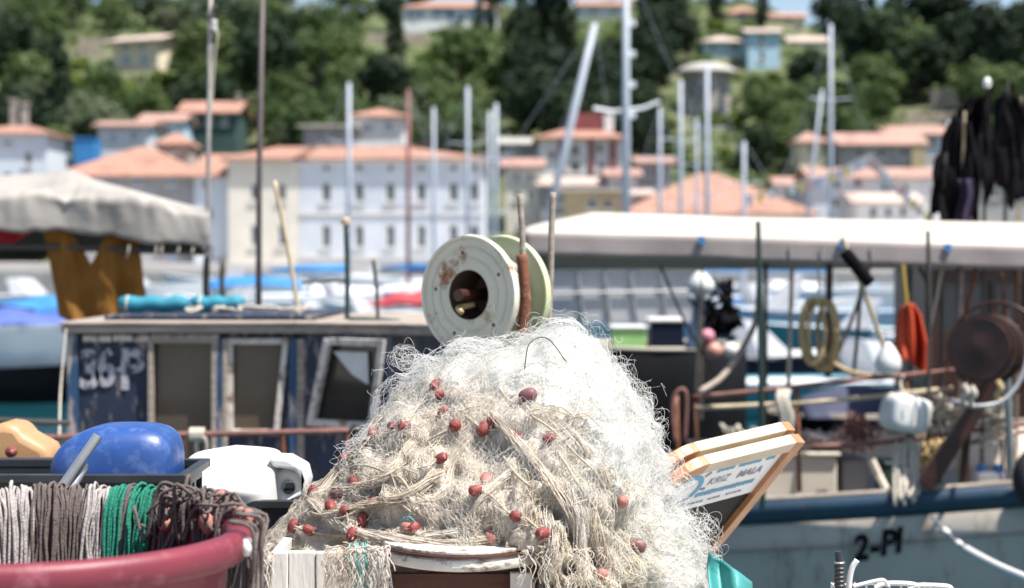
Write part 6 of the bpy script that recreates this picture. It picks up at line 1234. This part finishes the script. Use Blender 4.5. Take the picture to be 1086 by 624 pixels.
def theta(px):   # angle on the far rim that shows at picture column px
    best = min(np.linspace(-1.5, 1.5, 400), key=lambda a: abs(CX+F*(tx+.45*math.sin(a))/(ty+.45*math.cos(a))-px)); return best
def hank(px0, px1, n, mat, r=.0034, layers=3, drop=.30, bulge=.014, jit=.009):
    mb = MB()
    for l in range(layers):
        for i in range(int(n*1.25)):
            a = theta(px0+(px1-px0)*(i+.5*(l % 2)+g.normal()*.35)/(n*1.25)); jb = g.normal()*.004+l*r*1.5
            pr = [(.36, -drop-g.random()*.06), (.395-jb, -drop*.55), (.410-jb, -.07), (.418-jb*.6, -.015), (.436, .010+jb*.8+bulge*g.random()), (.462, .012+jb+bulge*g.random()), (.482+jb, -.012), (.486+jb, -.07), (.484, -.2-g.random()*.1)]
            pts = []
            for q, (rr, z) in enumerate(pr): aa = a+g.normal()*jit; pts.append((tx+rr*math.sin(aa), ty+rr*math.cos(aa), tz+z))
            mb.tube(cr(pts, 3), r*g.uniform(.7, 1.3), 6)
    return mb
HK = [(-60, 8, 14, 'rope_white', 'off white rope hank at the left frame edge, hung on the tub'), (10, 36, 6, 'rope_white', 'narrow white rope hank hung on the tub left of the grey one'), (37, 94, 13, 'rope_grey', 'wide grey brown rope hank hung on the tub rim'), (94, 117, 5, 'rope_white', 'pale rope hank between the grey and green hanks'), (119, 141, 5, 'rope_green', 'green rope hank next to the pale one on the tub rim'), (146, 172, 5, 'rope_green', 'green rope hank nearest to the tangled float line')]
for a, b, n, m_, lab in HK: tag(hank(a, b, n, MT[m_]).build('rope_hank', MT[m_], smooth=True), lab, 'rope', 'rope hanks on the burgundy tub')
tag(hank(141, 146, 2, 0).build('rope_hank', MT['rope_grey'], smooth=True), 'thin brown strand hung between the two green hanks', 'rope', 'rope hanks on the burgundy tub')
ft_ = thing('float_line', 'tangled grey brown float line heaped over the tub right rim', 'rope', (tx+.4, ty+.2, tz-.3))
mb = MB()
for k in range(24):
    a0 = theta(g.uniform(165, 235)); pts = []
    for q in range(7): f = q/6; a = a0+f*(.15+.4*((k*7) % 10)/10)+g.normal()*.02; rr = .42+.045*math.sin(f*4+k)+g.normal()*.005; pts.append((tx+rr*math.sin(a), ty+rr*math.cos(a), tz+.02+.05*math.sin(f*3.1)*g.random()-.14*(1-f)*g.random()+g.random()*.02))
    mb.tube(cr(pts, 5), .0044*g.uniform(.8, 1.1), 6)
mb.build('line', MT['rope_grey'], ft_, smooth=True)
m2 = hank(172, 258, 15, 0, .0042, 1, .28, .03, .03); m2.build('line_bight', MT['rope_grey'], ft_, smooth=True)
mb = MB()
for k in range(12):
    a = g.uniform(1.15, 1.7); rr = .486; pts = []
    for q in range(6): f = q/5; pts.append((tx+(rr+.01*g.random())*math.sin(a+g.normal()*.04), ty+(rr+.01*g.random())*math.cos(a+g.normal()*.04), tz+.01-.26*f))
    pts.insert(0, (tx+.44*math.sin(a), ty+.44*math.cos(a), tz+.02)); mb.tube(cr(pts, 4), .004, 6)
mb.build('hanging_end', MT['rope_grey'], ft_, smooth=True)
for px, py, dd in ((183, 545, 4.14), (178, 556, 4.13), (216, 536, 4.1), (235, 527, 4.06), (249, 540, 3.98), (262, 549, 3.9), (212, 530, 4.1), (255, 545, 3.95), (220, 556, 4.02)):
    p = W(px, py, dd); o = bpy.data.objects.new('float', FM['float_pink']); link(o, ft_, p); s = g.uniform(.8, 1.0); o.scale = (s, s, s*1.3); o.rotation_euler = (g.uniform(0, 6), g.uniform(0, 6), 0)
tag(MB().tube(cr([W(262, 552, 3.92), W(270, 560, 4.3), W(266, 590, 4.35), W(268, 640, 4.35)])+[Vector((XW(268, 4.35), 4.35, QZ+.01))], .004, 6).build('loose_line', MT['rope_white'], smooth=True), 'thin pale line hanging between the tub and the net stand', 'line')

# ---------------------------------------------------------------- black crates and canisters
def crate(label, x0, x1, y0, y1, z0, h, group='black plastic crates'):
    t = thing('plastic_crate', label, 'crate', ((x0+x1)/2, (y0+y1)/2, z0), group); m = MT['black_plastic']; e = .012
    MB().bb(x0+e, x1-e, y0+e, y1-e, z0, z0+.015).build('base', m, t)
    def side(o, u, n, L):
        hs = []; k = max(2, int(L/.09)); w_ = L/k
        for i in range(k):
            for z_ in ((z0+.04, z0+h*.45), (z0+h*.52, z0+h-.05)):
                if z_[1]-z_[0] > .02: hs.append((i*w_+.015, (i+1)*w_-.015, z_[0], z_[1]))
        mb = MB(); wall(mb, o, u, n, L, z0+.016, z0+h-.02, hs, .008); mb.build('side', m, t, thick=.004)
    side((x0, y0), (1, 0), (0, 1), x1-x0); side((x1, y1), (-1, 0), (0, -1), x1-x0); side((x0, y1), (0, -1), (1, 0), y1-y0); side((x1, y0), (0, 1), (-1, 0), y1-y0)
    r = MB(); w_ = .022; z1 = z0+h
    r.bb(x0-w_, x1+w_, y0-w_, y0+.004, z1-.025, z1).bb(x0-w_, x1+w_, y1-.004, y1+w_, z1-.025, z1).bb(x0-w_, x0+.004, y0+.0045, y1-.0045, z1-.025, z1).bb(x1-.004, x1+w_, y0+.0045, y1-.0045, z1-.025, z1)
    r.build('rim', m, t, bevel=.004); return t
x0, x1 = -1.72, XW(189, 4.85)
crate('black crate at the foot of the stack below the blue canister', x0, x1, 4.86, 5.22, QZ, .27); crate('middle black crate of the stack below the blue canister', x0, x1, 4.86, 5.22, QZ+.272, .27); crate('top black crate holding the blue canister', x0, x1, 4.86, 5.22, QZ+.544, ZW(503, 4.85)-QZ-.544)
x2, x3 = XW(190, 5.32), XW(324, 5.32); zt2 = ZW(531, 5.3)
crate('black crate standing on the quay below the one with the white jug', x2, x3, 5.32, 5.75, QZ, .30); crate('black crate holding the white jug beside the net pile', x2, x3, 5.32, 5.75, QZ+.302, zt2-QZ-.302)
x4, x5 = XW(-90, 5.9), XW(58, 5.9); zt3 = ZW(487, 5.85)
crate('black crate on the quay below the one with the amber jug', x4, x5, 5.9, 6.3, QZ, .29); crate('black crate holding the amber jug at far left', x4, x5, 5.9, 6.3, QZ+.292, zt3-QZ-.292)
# blue canister, lying
t = thing('blue_canister', 'glossy blue plastic canister lying in the top black crate', 'canister', (XW(125, 5.03), 5.03, QZ+.56)); zb1 = QZ+.562; zt1_ = ZW(449, 5.03)
xa, xb = XW(60, 5.03), XW(191, 5.03); hh = zt1_-zb1
prof = [(0, .22), (.0, .50), (.10, .78), (.26, .97), (.42, 1.0), (.70, .98), (.86, .86), (.97, .62), (1, .40), (1, .12), (.95, 0), (.05, 0)]
MB().add(*superell(((xa+xb)/2, 5.03, zb1+hh/2), ((xb-xa)/2, .155, hh/2), .50, .42, mod=lambda p: Vector((p.x, p.y*(1-.10*(p.z/hh+.5)), p.z*(1-.28*max(0, -p.x/(xb-xa)*2)**2)-.02*max(0, -p.x/(xb-xa)*2)**2)))).build('body', MT['blue_plastic'], t, smooth=True)
MB().lathe([(.03, 0), (.032, .03), (.024, .036), (.005, .036)], 18, (xa+.004, 5.0, zb1+hh*.38), (-1, -.15, -.1)).build('cap', MT['black_plastic'], t, smooth=True, auto=40)
MB().tube([((xa+xb)/2+math.copysign(abs(math.cos(a))**.42, math.cos(a))*((xb-xa)/2+.001), 5.03+math.copysign(abs(math.sin(a))**.42, math.sin(a))*.151, zb1+hh*.46) for a in np.linspace(0, 6.283, 49)[:-1]], .003, 6, closed=True).build('mould_seam', MT['blue_plastic'], t, smooth=True)
# steel tubes
for a, b, dd, r, lab in (((104, 462), (58, 528), 4.78, .0135, 'longer grey steel tube leaning in front of the blue canister'), ((91, 493), (72, 526), 4.79, .011, 'shorter grey steel tube beside the longer one')):
    p0, p1 = W(*a, dd), W(*b, dd-.05); v = (p1-p0).normalized(); tt = thing('steel_tube', lab, 'tube', p0+v*((p0.z-QZ)/(-v.z)))
    e = p0+v*((p0.z-QZ)/(-v.z)); MB().lathe([(r*.75, 0), (r, 0), (r, (e-p0).length-.005), (r*.75, (e-p0).length-.005)], 14, p0, v, closed=True).build('pipe', MT['steel_grey'], tt, smooth=True, auto=40)
# white jug
t = thing('white_jug', 'white plastic jug lying in the black crate left of the nets', 'jug', (XW(250, 5.5), 5.5, QZ+.34)); zb1 = zt2-.20; xa, xb = XW(188, 5.45), XW(308, 5.45); zt_ = ZW(477, 5.45)
Zp = lambda py: ZW(py, 5.40)
prof = [(188, 506), (192, 501), (224, 485), (252, 477), (268, 481), (292, 488), (300, 500), (301, 540), (296, 560), (192, 560), (188, 552)]
MB().add(*superell(W(241, 518, 5.48), (.155, .175, .066), .28, .30, n=56, m=36, mod=lambda p: Euler((R_(16), R_(-3), R_(-6))).to_matrix()@Vector((p.x, p.y, p.z+(.018*(1-abs(p.x)/.157) if p.z > 0 else 0))))).build('body', MT['white_plastic'], t, smooth=True)
hc_ = W(306, 517, 5.5); MB().tube([hc_+Vector((.036*math.cos(a)*1.15, 0, .036*math.sin(a)*1.2)) for a in np.linspace(0, 6.283, 25)[:-1]], .021, 12, closed=True).build('handle', MT['white_plastic'], t, smooth=True)
MB().prism([(XW(a, 5.44), 5.44, ZW(b, 5.44)) for a, b in ((284, 486), (304, 487), (322, 497), (326, 512), (322, 527), (300, 533), (318, 521), (320, 510), (312, 499), (290, 496))], (0, .16, 0)).build('shoulder', MT['white_plastic'], t, smooth=True, bevel=.008, auto=60)
# amber jug
t = thing('amber_jug', 'amber plastic jug with red cap at the left frame edge', 'jug', (XW(20, 6.1), 6.1, QZ+.31)); Zq = lambda py: ZW(py, 6.0)
MB().prism([(XW(a, 6.0), 6.0, Zq(b)) for a, b in ((-24, 470), (-18, 455), (2, 449), (18, 451), (26, 462), (48, 474), (54, 486), (52, 500), (-24, 500))], (0, .2, 0)).build('body', MT['orange_plastic'], t, smooth=True, bevel=.03, auto=60)
MB().lathe([(.018, 0), (.019, .02), (.004, .024)], 14, W(13, 479, 5.99), (0, -1, 0)).build('cap', MT['float_red'], t, smooth=True)

# ---------------------------------------------------------------- right foreground
dd = 5.2; t = thing('wire_basket', 'pale wire basket just showing at the bottom edge', 'basket', (XW(955, 5.35), 5.35, QZ)); z1 = ZW(634, dd); x0, x1 = XW(905, dd), XW(1010, dd)
MB().tube(cr([W(905, 622, dd), W(930, 616, dd), W(938, 616, dd), W(942, 622, dd)]), .006, 6).build('rim_wire', MT['white_plastic'], t)
for z in np.linspace(QZ+.02, z1-.025, 5): MB().tube([(x0, dd, z), (x1, dd, z), (x1, dd+.35, z), (x0, dd+.35, z)], .004, 6, closed=True).build('hoop_wire', MT['white_plastic'], t)
for k in range(9):
    x = x0+(x1-x0)*k/8
    for y in (dd-.004, dd+.354): MB().tube([(x, y, QZ), (x, y, z1-.02)], .0035, 5).build('upright_wire', MT['white_plastic'], t)
for k, (a, b) in enumerate(((940, 975), (975, 1010))): MB().tube(cr([W(a-12, 624, dd+.1), W(a, 619+k*2, dd+.1), W(b-6, 620+k*2, dd+.1), W(b, 626, dd+.1)]), .008, 6).build('handle_wire', MT['white_plastic'], t)
t = thing('black_rod', 'black ribbed rod end standing at the bottom edge', 'rod', (XW(891, 5.0), 5.0, QZ)); p = W(889, 585, 5.0)
MB().tube([(p.x+.008, 5.0, QZ), (p.x+.003, 5.0, p.z-.03), (p.x+.003, 5.0, p.z-.028), p], [.014, .014, .011, .010], 12).build('shaft', MT['black_plastic'], t, smooth=True, auto=40)
for k in range(12): MB().lathe([(.0135, 0), (.0165, .004), (.0135, .008)], 12, (p.x+.0035, 5.0, p.z-.05-k*.012)).build('rib', MT['black_plastic'], t)
MB().lathe([(.0135, 0), (.0155, .003), (.0135, .006)], 12, (p.x+.003, 5.0, p.z-.034)).build('collar', MT['steel_grey'], t)
tag(MB().tube(cr([W(909, 594, 5.1), W(904, 602, 5.1), W(901, 614, 5.1), W(900, 630, 5.1)])+[Vector((XW(900, 5.1), 5.1, QZ))], .0085, 8).build('white_hose', MT['white_plastic'], smooth=True), 'short white hose end curving up beside the black rod', 'hose')
# mooring line with white chafe hose, from the boat's sheer to the quay
t = thing('mooring_line', 'dark mooring line sleeved with white hose running off lower right', 'mooring line', (XW(1090, 9), 9, .6))
ptsM = cr([W(988, 548, 11.6), W(1003, 564, 11.2), W(1017, 577, 10.8), W(1030, 586, 10.4), W(1058, 601, 9.6), W(1090, 615, 8.8), W(1150, 640, 7.2)], 8)+[Vector((3.0, 6.6, QZ+.02))]
MB().tube(ptsM, .010, 7).build('rope', MT['hull_blue'] if 0 else pm('grey_blue_rope', (.16, .18, .2), (.11, .125, .14), 30, .9), t, smooth=True)
for a, b in ((7, 10), (15, 18), (21, 48)): MB().tube(ptsM[a:b], .026 if a > 20 else .022, 10).build('chafe_hose', MT['white_plastic'], t, smooth=True)
print('DONE', len(bpy.data.objects))
